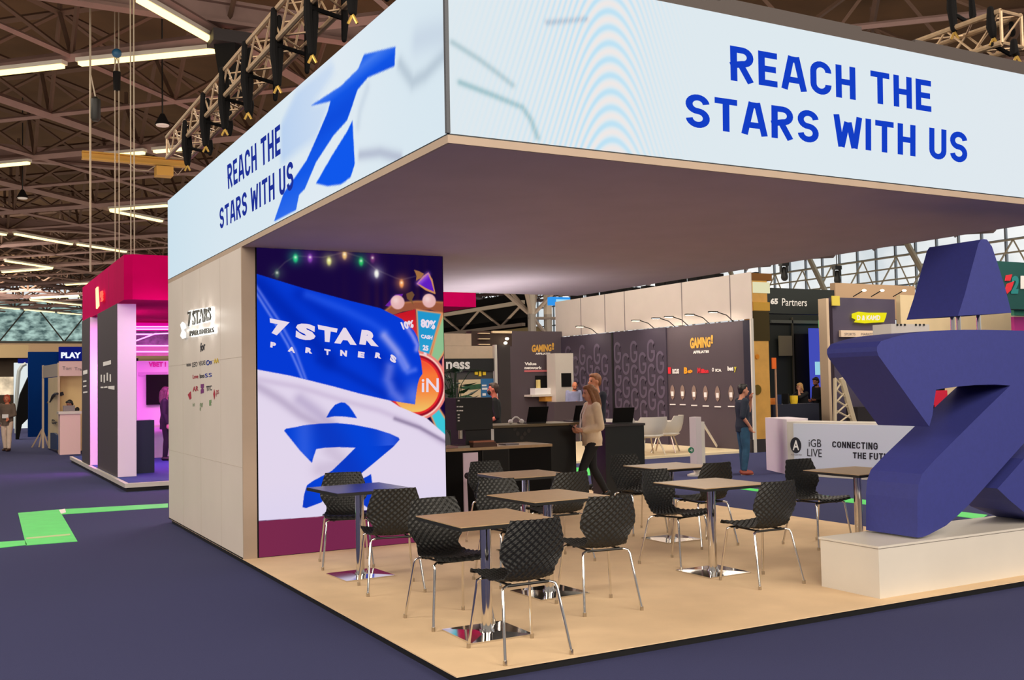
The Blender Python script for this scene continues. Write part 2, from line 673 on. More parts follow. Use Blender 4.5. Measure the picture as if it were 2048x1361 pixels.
# lattice in front of the side glazing: pale welded tubes
mb = MB()
for j, z in enumerate((4.6, 5.25, 5.9, 6.55, 7.2, 7.85, 8.5)):
    mb.tube([(43.4 + 0.1 * j, 8, z), (43.4 + 0.1 * j, 70, z)], 0.05, 5)
k = 0
y = 8.0
while y < 70:
    mb.tube([(43.4, y, 4.6), (44.0, y + 2.4, 8.5)], 0.05, 4)
    mb.tube([(44.0, y, 8.5), (43.4, y + 2.4, 4.6)], 0.05, 4)
    if k % 3 == 0:
        mb.tube([(42.6, y, 4.0), (43.2, y + 3.6, 9.4)], 0.16, 6)
    y += 2.4
    k += 1
struct('trim_3', mb, mat('cream_steel_lattice', (236, 222, 190), 0.6))

# the space frame under the roof: chords on a 45 degree grid, braces to the upper layer
S2 = math.sqrt(0.5)
lower, upper, braces = MB(), MB(), MB()
STEP = 5.5
ku = range(-4, 28)
kv = range(-30, 12)


def node(i, j, dz=0.0):
    a = 19.0 + STEP * i     # x + y
    b = -13.8 + STEP * j    # x - y
    return Vector(((a + b) / 2, (a - b) / 2, 9.25 + dz))


def seen(p):
    return -7 < p.x < 46 and 9 < p.y < 97


for i in ku:
    for j in kv:
        p = node(i, j)
        if not seen(p):
            continue
        ri = 0.13 if j % 2 == 0 else 0.07
        rj = 0.13 if i % 2 == 0 else 0.07
        lower.tube([p, node(i + 1, j)], ri, 4, False)
        lower.tube([p, node(i, j + 1)], rj, 4, False)
        q = node(i + .5, j + .5, 1.9)
        upper.tube([q, node(i + 1.5, j + .5, 1.9)], 0.09, 4, False)
        upper.tube([q, node(i + .5, j + 1.5, 1.9)], 0.09, 4, False)
        for di, dj in ((0, 0), (1, 0), (0, 1), (1, 1)):
            braces.tube([node(i + di, j + dj), q], 0.055, 4, False)
        upper.tube([q, q + Vector((0, 0, 0.5))], 0.06, 4, False)
struct('trim_4', lower, M_roofsteel)
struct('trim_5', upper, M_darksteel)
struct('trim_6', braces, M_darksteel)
for i, y in enumerate((16.0, 31.6, 47.2)):
    mb = MB()
    mb.box(-20, 44, y - .16, y + .16, 9.35, 9.42).box(-20, 44, y - .16, y + .16, 9.78, 9.85).box(-20, 44, y - .03, y + .03, 9.42, 9.78)
    struct('trim_%d' % (7 + i), mb, M_roofsteel)

# fluorescent battens under the chords (each a lamp of its own)
LAMPS = [
    ((0.5, 14.3), (2.3, 16.1), 'long fluorescent batten running down to the black speaker cluster'),
    ((-0.05, 18.85), (2.5, 16.6), 'long fluorescent batten just below the big steel beam, left of the speaker cluster'),
    ((-1.9, 20.6), (-0.3, 19.1), 'fluorescent batten cut by the left edge of the photo, left of the hoist chains'),
    ((3.1, 38.0), (5.0, 36.1), 'upper arm of the V of fluorescent battens beside the left banner edge'),
    ((3.15, 38.15), (5.5, 40.1), 'lower arm of the V of fluorescent battens beside the left banner edge'),
    ((0.1, 46.1), (2.8, 48.8), 'left half of the slanting pair of fluorescent battens above the crimson booth'),
    ((3.0, 48.7), (5.6, 50.8), 'right half of the slanting pair of fluorescent battens above the crimson booth'),
    ((0.2, 56.8), (2.8, 59.4), 'upper arm of the arrow of fluorescent battens left of the crimson booth'),
    ((0.3, 62.7), (2.8, 59.7), 'lower arm of the arrow of fluorescent battens left of the crimson booth'),
    ((1.7, 28.1), (2.7, 27.1), 'short fluorescent batten above the yellow crane beam'),
    ((2.9, 26.9), (3.7, 26.1), 'short fluorescent batten behind the end of the aluminium truss'),
    ((-2.2, 31.9), (-0.3, 30.0), 'small fluorescent batten at the left edge under the yellow crane beam'),
    ((-1.5, 45.4), (-0.2, 46.6), 'stub of a fluorescent batten at the left edge beside the slanting pair'),
    ((3.1, 82.2), (7.2, 86.3), 'lower arm of the far V of battens over the glass gallery'),
    ((3.1, 81.0), (6.2, 77.9), 'upper arm of the far V of battens over the glass gallery'),
    ((4.4, 69.3), (5.8, 67.9), 'short far batten right behind the crimson fascia top'),
    ((-1.0, 88.2), (2.9, 92.0), 'leftmost batten of the far row along the top of the glass gallery'),
    ((3.3, 92.5), (5.9, 95.0), 'middle batten of the far row along the top of the glass gallery'),
    ((6.2, 95.4), (8.4, 97.5), 'rightmost batten of the far row along the top of the glass gallery'),
]
for a, b, lb in LAMPS:
    A = Vector((a[0], a[1], 9.0))
    B = Vector((b[0], b[1], 9.0))
    d = (B - A)
    t = thing('ceiling_light', lb, 'ceiling light', (A + B) / 2, 'fluorescent battens under the roof')
    MB().obox(A, (d.x, d.y), d.length, 0.2, 9.03, 9.12, 0, -0.1).build('housing', M_white, t)
    MB().obox(A, (d.x, d.y), d.length - .1, 0.15, 8.96, 9.03, .05, -0.075).build('tube', E_lamp, t)

# ------------------------------------------------------------------ hanging gear in the hall
def rope(name, label, x, y, z0, z1, r, m, cat='cable'):
    o = MB().tube([(x, y, z0), (x, y, z1)], r, 6).build(name, m)
    return tag(o, label, cat)


M_rope = mat('pale_cable', (170, 158, 140), 0.7)
for (px, y, nm, lb, r) in (
        (-0.01, 17.0, 'cable', 'pale rigging cable with the black hoist, leftmost over the crimson booth', .022),
        (0.52, 17.4, 'cable', 'thin rigging cable left of the twin cables, below the blue hoist ball', .012),
        (0.60, 17.4, 'cable', 'second thin rigging cable right beside the one below the blue hoist ball', .012),
        (0.40, 14.5, 'cable', 'left one of the twin rigging cables near the front of the crimson fascia', .012),
        (0.46, 14.5, 'cable', 'right one of the twin rigging cables near the front of the crimson fascia', .012)):
    o = MB().tube([(px, y, 4.18), (px, y, 11.9)], r, 6).build(nm, M_rope)
    tag(o, lb, 'cable', 'rigging cables over the crimson booth')
t = thing('chain_hoist', 'black chain hoist on the leftmost rigging cable', 'hoist', (0.09, 17.0, 7.3))
MB().loft([(0.09, 17, 7.3, .06, .06), (0.09, 17, 7.35, .1, .1), (0.09, 17, 7.75, .1, .1), (0.09, 17, 7.8, .05, .05)], 10).build('body', M_black, t, True)
MB().tube([(0.09, 17, 7.8), (0.0, 17, 8.25)], .015, 5).build('sling', M_rope, t)
t = thing('chain_hoist', 'blue hoist ball with its black body on the thin cables', 'hoist', (0.56, 17.4, 8.1))
MB().ell((0.56, 17.4, 8.9), (.1, .1, .1)).build('ball', mat('hoist_blue', (30, 90, 130), .5), t, True)
MB().loft([(0.56, 17.4, 8.1, .07, .07), (0.56, 17.4, 8.5, .08, .08)], 8).build('body', M_blackmatt, t)
MB().tube([(0.50, 17.4, 8.5), (0.56, 17.4, 8.85)], .012, 5).tube([(0.62, 17.4, 8.5), (0.56, 17.4, 8.85)], .012, 5).build('sling', M_rope, t)

t = thing('crane_beam', 'yellow overhead crane beam with hoist box hanging in the roof', 'crane', (2.0, 24.3, 7.6))
M_crane = mat('crane_yellow', (196, 150, 60), .5)
MB().box(0.6, 3.3, 24.1, 24.3, 8.02, 8.06).box(0.6, 3.3, 24.1, 24.3, 8.2, 8.24).box(0.6, 3.3, 24.18, 24.22, 8.06, 8.2).build('girder', M_crane, t)
MB().box(2.5, 2.95, 24.0, 24.4, 7.72, 7.98).build('hoist_box', M_crane, t)
MB().tube([(1.8, 24.2, 8.0), (2.0, 24.2, 7.85), (2.3, 24.2, 7.85), (2.5, 24.2, 8.0)], .015, 5).tube([(2.95, 24.2, 7.95), (3.1, 24.2, 7.8), (3.25, 24.2, 8.0)], .015, 5).build('cable_loop', M_rope, t)

t = thing('speaker_cluster', 'black loudspeaker cluster hanging above the aluminium truss', 'speaker', (2.55, 15.8, 7.9))
MB().box(2.15, 2.95, 15.5, 16.1, 8.85, 9.1).build('mounting_plate', M_darkbrown, t)
MB().loft([(2.62, 15.8, 7.75, .25, .25), (2.62, 15.8, 8.2, .3, .3), (2.58, 15.8, 8.85, .36, .3)], 4).build('cabinet', M_blackmatt, t)

for (x, y, z, lb) in ((*[(2.147,21.119)][0], 8.4, 'bell-shaped high-bay lamp under the roof left of the truss end'),
                      (*[(-0.329,33.036)][0], 8.4, 'bell-shaped high-bay lamp above the crimson booth, left of the cables')):
    t = thing('pendant_lamp', lb, 'lamp', (x, y, z))
    MB().loft([(x, y, z, .19, .19), (x, y, z + .14, .12, .12), (x, y, z + .28, .05, .05)], 14).build('shade', M_blackmatt, t, True)
    MB().loft([(x, y, z - .03, .15, .15), (x, y, z + .01, .17, .17)], 14).build('diffuser', M_whiteink, t)
    MB().tube([(x, y, z + .28), (x, y, 11.9)], .02, 5).build('cord', M_black, t)

# ------------------------------------------------------------------ the stand: platform, wall, canopy
t = thing('platform', 'low beige carpeted platform of the exhibition stand with black edge', 'platform', (3.25, 4.3, 0))
MB().box(0.015, 6.485, 0.015, 8.585, 0.0, 0.045).build('edge', M_black, t)
MB().box(0, 6.5, 0, 8.6, 0.045, ZP).build('carpet_top', M_beigefloor, t)

WALLY = 4.823
t = thing('booth_wall', 'tall cream wall of the stand with printed partner logos and lit sign', 'wall', (1.1, 6.7, ZP))
mb = MB().box(0, 2.2, WALLY + .03, 8.7, ZP, 3.147)
mb.build('panel', M_wallbeige, t)
mb = MB().box(0, .135, WALLY, WALLY + .03, ZP, 3.147)
mb.build('pilaster', M_trim, t)
mb = MB()
for z in (0.95, 2.05):
    mb.box(-.002, .01, WALLY + .02, 8.69, z - .0015, z + .0015)
for y in (5.75, 6.75, 7.75):
    mb.box(-.001, .01, y - .0015, y + .0015, ZP, 3.14)
mb.build('seam', mat('panel_joint', (176, 164, 154), .6), t)
mb = MB().box(-.006, 0.0, WALLY + .03, 8.7, ZP, ZP + .012)
mb.build('foot_strip', M_black, t)

# halo sign and logos on the wall (plane X = 0)
t = thing('halo_sign', 'backlit sign with glowing halo letters on the cream wall', 'sign', (-.02, 6.6, 2.0))
mb = MB()
for txt, q in (('7 STARS', [(7.252,2.671),(6.040,2.634),(6.043,2.491),(7.256,2.491)]), ('PARTNERS', [(7.143,2.436),(5.903,2.406),(5.904,2.351),(7.145,2.371)])):
    mb.text(txt, onX(-.035, q), 0.015, .008)
mb.build('lettering', mat('letter_grey', (62, 60, 54), .5), t)
mb = MB()
q = [(7.702,2.542),(7.579,2.571),(7.430,2.537),(7.373,2.485),(7.521,2.469),(7.404,2.426),(7.405,2.366),(7.584,2.362),(7.705,2.405),(7.612,2.462)]
mb.prism(q, 'X', -.04, -.03)
mb.build('emblem', emit('emblem_white', (255, 255, 250), 1.2), t)
mb = MB()
for txt, q in (('7 STARS', [(7.309,2.687),(5.991,2.641),(5.996,2.477),(7.315,2.482)]), ('PARTNERS', [(7.172,2.444),(5.879,2.410),(5.881,2.339),(7.174,2.360)])):
    mb.text(txt, onX(-.012, q), 0.05, .006)
mb.build('halo_light', emit('halo_white', (255, 255, 250), 2.6), t)
for i, (y, z) in enumerate([(7.084,2.564),(6.621,2.568),(6.188,2.573),(7.521,2.469),(6.758,2.415),(6.118,2.418)]):
    d = bpy.data.lights.new('halo_lamp', 'POINT')
    d.energy = .8
    d.color = (1, .97, .9)
    d.shadow_soft_size = .04
    o = bpy.data.objects.new('halo_lamp', d)
    COL.objects.link(o)
    o.location = (-.09, y, z)
    o.parent = t
    o.location = o.location - t.location

t = thing('partner_logos', 'rows of small coloured partner logos printed on the cream wall below the halo sign', 'print', (-.003, 6.6, 1.2))
pm = M_ink
MB().text('for', onX(-.004, [(6.735,2.269),(6.472,2.280),(6.475,2.189),(6.737,2.165)]), .03).build('dark_logo', pm, t)
MB().text('WAN', onX(-.004, [(7.532,2.053),(7.267,2.052),(7.268,2.016),(7.533,2.017)]), .02).build('dark_logo', pm, t)
MB().text('LEO', onX(-.004, [(7.181,2.062),(6.902,2.060),(6.904,2.007),(7.183,2.002)]), .0).build('dark_logo', pm, t)
MB().text('VEGAS', onX(-.004, [(6.821,2.063),(6.478,2.065),(6.479,2.014),(6.822,2.011)]), .0).build('dark_logo', pm, t)
MB().text('boo', onX(-.004, [(6.771,1.917),(6.533,1.918),(6.535,1.867),(6.772,1.865)]), .02).build('dark_logo', pm, t)
MB().text('TTC', onX(-.004, [(6.435,1.770),(6.160,1.779),(6.161,1.723),(6.436,1.713)]), .02).build('dark_logo', pm, t)
pm = M_blueprint
MB().text('On', onX(-.004, [(6.427,2.063),(6.152,2.066),(6.154,2.011),(6.428,2.001)]), .02).build('blue_logo', pm, t)
MB().text('ss', onX(-.004, [(6.508,1.912),(6.156,1.917),(6.157,1.872),(6.509,1.867)]), .0).build('blue_logo', pm, t)
pm = mat('ochre_ink', (206, 176, 40), .6)
MB().text('AA', onX(-.004, [(6.055,2.068),(5.818,2.072),(5.820,2.018),(6.056,2.013)]), .03).build('yellow_logo', pm, t)
pm = mat('dark_red_ink', (160, 36, 60), .6)
MB().text('Love', onX(-.004, [(7.157,1.912),(6.852,1.913),(6.853,1.866),(7.158,1.865)]), .02).build('red_logo', pm, t)
MB().text('AR', onX(-.004, [(7.160,1.770),(6.855,1.779),(6.857,1.721),(7.162,1.710)]), .02).build('red_logo', pm, t)
MB().prism([(7.452,1.675),(7.276,1.716),(7.249,1.633),(7.336,1.614)], 'X', -.004, -.002).build('red_logo', pm, t)
MB().prism([(6.090,1.679),(6.040,1.734),(5.994,1.679),(6.043,1.619)], 'X', -.004, -.002).build('red_logo', pm, t)
MB().text('ps', onX(-.004, [(5.945,1.722),(5.828,1.727),(5.830,1.663),(5.947,1.652)]), .0).build('red_logo', pm, t)
pm = mat('violet_ink', (110, 40, 110), .6)
MB().prism([(6.720,1.795),(6.562,1.799),(6.564,1.754),(6.616,1.748),(6.564,1.737),(6.565,1.697),(6.723,1.686),(6.722,1.732),(6.669,1.743),(6.721,1.755)], 'X', -.004, -.002).build('violet_logo', pm, t)
pm = mat('pale_green_ink', (110, 140, 100), .6)
MB().prism([(6.288,1.612),(6.189,1.618),(6.190,1.585),(6.214,1.580),(6.190,1.558),(6.289,1.551)], 'X', -.004, -.002).build('green_logo', pm, t)
MB().text('hit', onX(-.004, [(7.165,1.579),(7.052,1.586),(7.054,1.539),(7.166,1.532)]), 0).build('green_logo', pm, t)
MB().text('gw', onX(-.004, [(6.779,1.576),(6.620,1.583),(6.622,1.503),(6.782,1.489)]), 0).build('green_logo', pm, t)

# canopy with its two banner screens
t = thing('canopy', 'large rectangular canopy over the stand with white glowing banner screens', 'canopy', (3.2, 4.3, 3.148))
MB().box(0.02, 6.40, 0.02, 8.68, 3.148, 3.20).build('soffit', M_soffit, t)
mb = MB().box(0, 6.42, 0, .02, 3.148, 3.196).box(0, .02, .02, 8.7, 3.148, 3.196).box(6.40, 6.42, .02, 8.7, 3.148, 3.196).box(.02, 6.4, 8.68, 8.7, 3.148, 3.196)
mb.build('edge_trim', M_trim, t)
MB().box(.004, 6.416, .004, 8.696, 3.196, 3.204).build('shadow_gap', M_black, t)
mb = MB().box(.05, 6.37, 8.6, 8.69, 3.204, 4.25).box(6.33, 6.41, .05, 8.69, 3.204, 4.25)
mb.build('rear_fascia', mat('grey_frame', (92, 84, 82), .7), t)
mb = MB().box(.12, 6.33, .12, .32, 4.1, 4.40)
mb.box(2.2, 3.6, .12, .32, 4.40, 4.43).box(4.2, 6.33, .12, .32, 4.40, 4.42)
mb.build('screen_frame', mat('dark_frame', (74, 66, 64), .7), t)
ZS0, ZS1 = 3.204, 4.256
YLEN, XLEN = 8.7, 6.42

folds_L = [([[(1.291,3.872),(1.058,3.754)][0], [(1.291,3.872),(0.926,3.671)][1]], 0)]


def soft(img, U, V, pts, w, rgb, a):
    over(img, np.clip(stroke(U, V, pts, w) * a, 0, 1), rgb)


BL_LOGO = [(0.776,3.953),(0.797,3.831),(1.285,3.888),(1.496,3.855),(1.598,3.772),(1.718,3.687),(2.021,3.643),(2.448,3.522),(2.747,3.362),(2.905,3.339),(2.993,3.227),(3.657,3.229),(3.346,3.433),(3.013,3.507),(2.693,3.587),(2.442,3.705),(2.155,3.853),(2.081,3.922),(2.573,4.008),(1.840,3.976),(1.471,4.002),(1.353,4.071)]
BL_LEG = [(1.602,3.660),(1.566,3.332),(1.658,3.253),(1.865,3.239),(2.174,3.281),(2.454,3.354),(2.073,3.493),(1.725,3.604)]
BL_PALE = [(2.933,4.221),(2.047,4.225),(1.959,4.112),(2.331,4.035),(2.573,4.008),(2.093,3.923),(2.215,3.840),(2.442,3.705),(2.866,3.710),(3.422,3.694),(3.411,4.048)]
BL_F1 = [(0.704,3.818),(0.506,3.643),(0.312,3.637),(-0.001,3.685)]
BL_F2 = [(1.458,3.377),(1.074,3.315),(0.726,3.209)]
BL_F3 = [(1.293,3.820),(1.446,3.698),(1.490,3.601)]
BL_GREY = [(0.418,3.888),(0.229,3.855),(-0.005,3.803)]


def left_banner(U, V):
    img = np.zeros(U.shape + (3,))
    img[:] = (216, 231, 240)
    over(img, 0.5 * np.clip((U - 5.5) / 3, 0, 1), (196, 222, 236))
    over(img, 0.5 * np.exp(-((U - 2.2) / 1.2) ** 2), (232, 238, 244))
    over(img, sum(cover(U + a, V + b, BL_PALE, .06) for a, b in ((0, 0), (.05, .03), (-.05, .02), (.02, -.04), (-.03, -.03))) / 5 * np.clip(.75 - np.abs(U - 4.2) * .2, .2, .7), (164, 194, 240))
    soft(img, U, V, BL_F1, .05, (176, 192, 206), .7)
    soft(img, U, V, BL_F2, .04, (176, 184, 204), .8)
    soft(img, U, V, BL_F3, .05, (198, 212, 226), .6)
    soft(img, U, V, BL_GREY, .10, (196, 210, 226), .7)
    a = cover(U, V, BL_LOGO, .016)
    over(img, a, (20, 88, 232))
    zz = np.clip((V - 3.6) / .6, 0, 1)
    over(img, a * np.clip(1 - np.abs(V - 4.0) / .09, 0, 1) * .35, (150, 180, 250))
    over(img, a * np.clip((3.5 - V) / .3, 0, 1) * .5, (80, 132, 240))
    over(img, a * np.exp(-((V - 3.78) / .12) ** 2) * .4, (8, 60, 205))
    b = cover(U, V, BL_LEG, .016)
    over(img, b, (16, 88, 236))
    over(img, b * np.clip((V - 3.55) / .5, 0, 1) * .6, (10, 62, 200))
    return img


c = raster('banner_screen', lambda u, v: (0 * u, YLEN * (1 - u), ZS0 + (ZS1 - ZS0) * v, YLEN * (1 - u), ZS0 + (ZS1 - ZS0) * v), 700, 110, left_banner, E_banner, t)
MB().block('REACH THE', onX(-.004, [(5.379,4.077),(3.426,4.060),(3.419,3.792),(5.343,3.817)])).build('lettering', E_bannernavy, c)
MB().block('STARS WITH US', onX(-.004, [(5.739,3.675),(3.050,3.664),(3.044,3.415),(5.720,3.450)])).build('lettering', E_bannernavy, c)

BR_A = [(0.041,3.751),(0.221,3.671),(0.356,3.597),(0.441,3.547)]
BR_B = [(0.086,3.517),(0.302,3.468),(0.508,3.416),(0.567,3.345),(0.610,3.241)]
BR_C = [(0.699,3.973),(0.828,4.003),(0.986,4.041)]
BR_O = [(1.176,3.135)]


def right_banner(U, V):
    img = np.zeros(U.shape + (3,))
    img[:] = (222, 233, 239)
    over(img, np.clip((U - 3) / 3, 0, 1) * .6, (226, 232, 238))
    soft(img, U, V, BR_A, .02, (150, 180, 188), .55)
    soft(img, U, V, BR_B, .02, (128, 172, 180), .6)
    soft(img, U, V, BR_C, .02, (160, 176, 196), .7)
    # interference rings of the pixel grid
    x0, z0 = BR_O[0]
    d = np.abs(U - x0)
    g = np.where(d < .30, 4.6 * d * d, 4.6 * (.60 * d - .09))
    fade = np.exp(-(d / .36) ** 2) + .6 * np.exp(-((U - .75) / .45) ** 2)
    w = np.sin((V + g) * 2 * math.pi / .105)
    over(img, np.clip(w, 0, 1) * fade * .55, (176, 222, 246))
    over(img, np.clip(-w, 0, 1) * fade * .55, (246, 232, 226))
    return img


c = raster('banner_screen', lambda u, v: (XLEN * u, 0 * u, ZS0 + (ZS1 - ZS0) * v, XLEN * u, ZS0 + (ZS1 - ZS0) * v), 900, 150, right_banner, E_banner, t)
MB().block('REACH THE', onY(-.004, [(2.167,4.040),(4.213,4.050),(4.205,3.802),(2.165,3.795)])).build('lettering', E_bannerblue, c)
MB().block('STARS WITH US', onY(-.004, [(1.767,3.659),(4.624,3.680),(4.609,3.431),(1.763,3.431)])).build('lettering', E_bannerblue, c)
MB().box(-.012, .012, -.012, .012, ZS0, ZS1).build('corner_profile', mat('corner_profile', (60, 66, 76), .5), t)
mb = MB().box(.004, .06, .05, YLEN, ZS0, ZS1).box(.06, XLEN, .004, .06, ZS0, ZS1)
mb.build('screen_body', M_blackmatt, t)

# ------------------------------------------------------------------ the tall LED wall
LX0, LX1 = .150, 2.203
t = thing('led_wall', 'tall video wall showing blue and white flags and a spinning wheel', 'screen', (1.18, WALLY, ZP))
MB().box(.135, 2.21, WALLY, WALLY + .03, ZP, 3.147).build('screen_body', M_blackmatt, t)

W_BLUE = [(0.106,2.893),(0.642,2.747),(1.130,2.633),(1.465,2.562),(1.718,2.447),(1.853,2.324),(1.893,2.254),(1.909,2.173),(1.900,2.103),(1.930,2.000),(1.945,1.859),(1.909,1.811),(1.885,1.741),(1.865,1.633),(1.850,1.529),(1.545,1.582),(1.228,1.657),(0.929,1.741),(0.486,1.855),(0.076,1.935)]
W_WHITE = [(0.051,1.970),(0.487,1.865),(0.929,1.751),(1.542,1.592),(1.672,1.509),(1.985,1.377),(2.220,1.178),(2.249,0.470),(1.887,0.474),(1.323,0.441),(0.759,0.412),(0.039,0.419)]
W_LOGO = [(0.414,1.301),(0.435,1.321),(0.528,1.332),(0.627,1.349),(0.791,1.359),(0.968,1.360),(1.152,1.336),(1.376,1.286),(1.559,1.226),(1.655,1.180),(1.667,1.158),(1.591,1.084),(1.385,0.934),(1.215,0.813),(1.052,0.729),(0.889,0.627),(0.791,0.552),(0.634,0.508),(0.598,0.520),(0.615,0.645),(0.647,0.739),(0.705,0.776),(0.913,0.871),(1.055,0.992),(1.171,1.096),(0.992,1.109),(0.841,1.111),(0.746,1.100),(0.718,1.020),(0.700,0.962),(0.578,1.092)]
W_LEG2 = [(1.051,0.642),(1.216,0.755),(1.339,0.811),(1.359,0.642),(1.385,0.478),(1.295,0.464)]
W_HEAD = [(0.858,1.418),(0.899,1.489),(0.954,1.549),(1.019,1.573),(1.062,1.567),(1.106,1.530),(1.149,1.471),(1.192,1.402),(1.061,1.422),(0.952,1.430)]
W_CEN = [(1.861,1.730)]
W_RIM = [(2.175,1.725)]
W_BWEDGE = [(1.886,2.553),(2.186,2.520),(2.101,2.272),(2.025,2.043),(1.907,2.049)]
W_RWEDGE = [(1.618,2.494),(1.871,2.558),(1.897,2.119),(1.895,2.043),(1.749,2.388)]
W_GWEDGE = [(2.201,2.514),(2.255,2.449),(2.250,2.174),(2.181,2.053),(2.120,1.977),(2.043,2.037),(2.113,2.272)]
W_PWEDGE = [(2.180,2.009),(2.250,2.174),(2.239,1.571),(2.173,1.572)]
W_TWEDGE = [(2.013,1.457),(2.126,1.492),(2.235,1.325),(2.231,1.107),(2.101,1.259)]
W_ARCH = [(1.521,2.535),(1.590,2.590),(1.724,2.625),(1.870,2.645),(2.047,2.649),(2.258,2.637),(2.255,2.493),(2.183,2.520),(2.046,2.556),(1.886,2.558),(1.722,2.528),(1.618,2.494),(1.566,2.504)]
W_GEM = [(1.908,2.841),(1.980,2.904),(2.028,2.944),(2.063,2.874),(2.097,2.754),(2.002,2.790)]
W_GEMF = [(1.890,2.835),(1.969,2.925),(2.035,2.966),(2.081,2.885),(2.115,2.727),(1.996,2.768)]
W_DECO = [(1.863,2.987),(1.922,2.973),(1.981,2.947),(1.945,2.902),(1.885,2.868),(1.892,2.922)]
W_DECO2 = [(1.766,2.723),(1.836,2.752),(1.865,2.715),(1.835,2.660),(1.851,2.595),(1.823,2.638),(1.777,2.669)]
W_PURP = [(1.522,2.589),(1.638,2.709),(1.731,2.722),(1.695,2.646),(1.579,2.579)]
W_BULB = [([(0.550,3.066)][0], (40, 200, 130)), ([(0.703,3.073)][0], (140, 70, 180)), ([(0.906,3.050)][0], (220, 220, 130)), ([(1.076,3.120)][0], (240, 190, 120)),
          ([(1.258,3.059)][0], (40, 190, 100)), ([(1.430,2.938)][0], (240, 240, 235)), ([(1.715,2.841)][0], (250, 160, 90)), ([(0.357,2.900)][0], (70, 90, 90)), ([(1.387,3.097)][0], (110, 50, 110))]
W_WIRE = [(0.311,2.878),(0.441,3.010),(0.551,3.081),(0.703,3.078),(0.837,3.078),(1.076,3.141),(1.258,3.097),(1.431,2.971),(1.641,2.892),(1.716,2.873),(1.904,2.923)]
W_BALL1 = [(1.666,2.629)]
W_BALL2 = [(2.036,2.654)]
W_S1 = [(0.107,2.745),(0.231,2.547),(0.342,2.372),(0.458,2.170),(0.560,1.941),(0.606,1.828)]
W_S2 = [(0.108,2.810),(0.282,2.548),(0.383,2.398),(0.536,2.119),(0.648,1.812)]
W_D1 = [(0.183,2.772),(0.591,2.375),(0.905,2.015)]
W_D2 = [(0.594,2.682),(1.018,2.380),(1.457,2.013),(1.680,1.691)]
W_D3 = [(0.798,2.016),(1.121,1.858),(1.508,1.641)]
W_H1 = [(0.673,2.684),(1.074,2.537),(1.350,2.410),(1.518,2.305)]
W_H2 = [(1.506,2.268),(1.590,2.172),(1.658,2.092),(1.753,1.931)]
W_H3 = [(1.569,1.932),(1.539,1.800),(1.594,1.666),(1.679,1.584)]
W_H4 = [(1.749,2.388),(1.834,2.270),(1.886,2.173),(1.879,2.119)]
W_H5 = [(1.686,2.039),(1.770,1.877),(1.858,1.903)]
W_G1 = [(0.124,1.770),(0.376,1.614),(0.581,1.457),(0.791,1.338)]
W_G2 = [(0.175,1.819),(0.584,1.737),(1.008,1.600),(1.449,1.473),(1.848,1.311),(2.200,1.081)]
W_G3 = [(0.583,1.610),(0.792,1.451),(0.898,1.355)]
W_G4 = [(1.618,1.383),(1.906,1.277),(2.201,1.114)]
W_G5 = [(0.894,1.088),(1.054,0.925),(0.786,0.889)]
W_STR = [(1.133,2.854)][0][0]
W_BAND = [(0.089,0.420)][0][1]


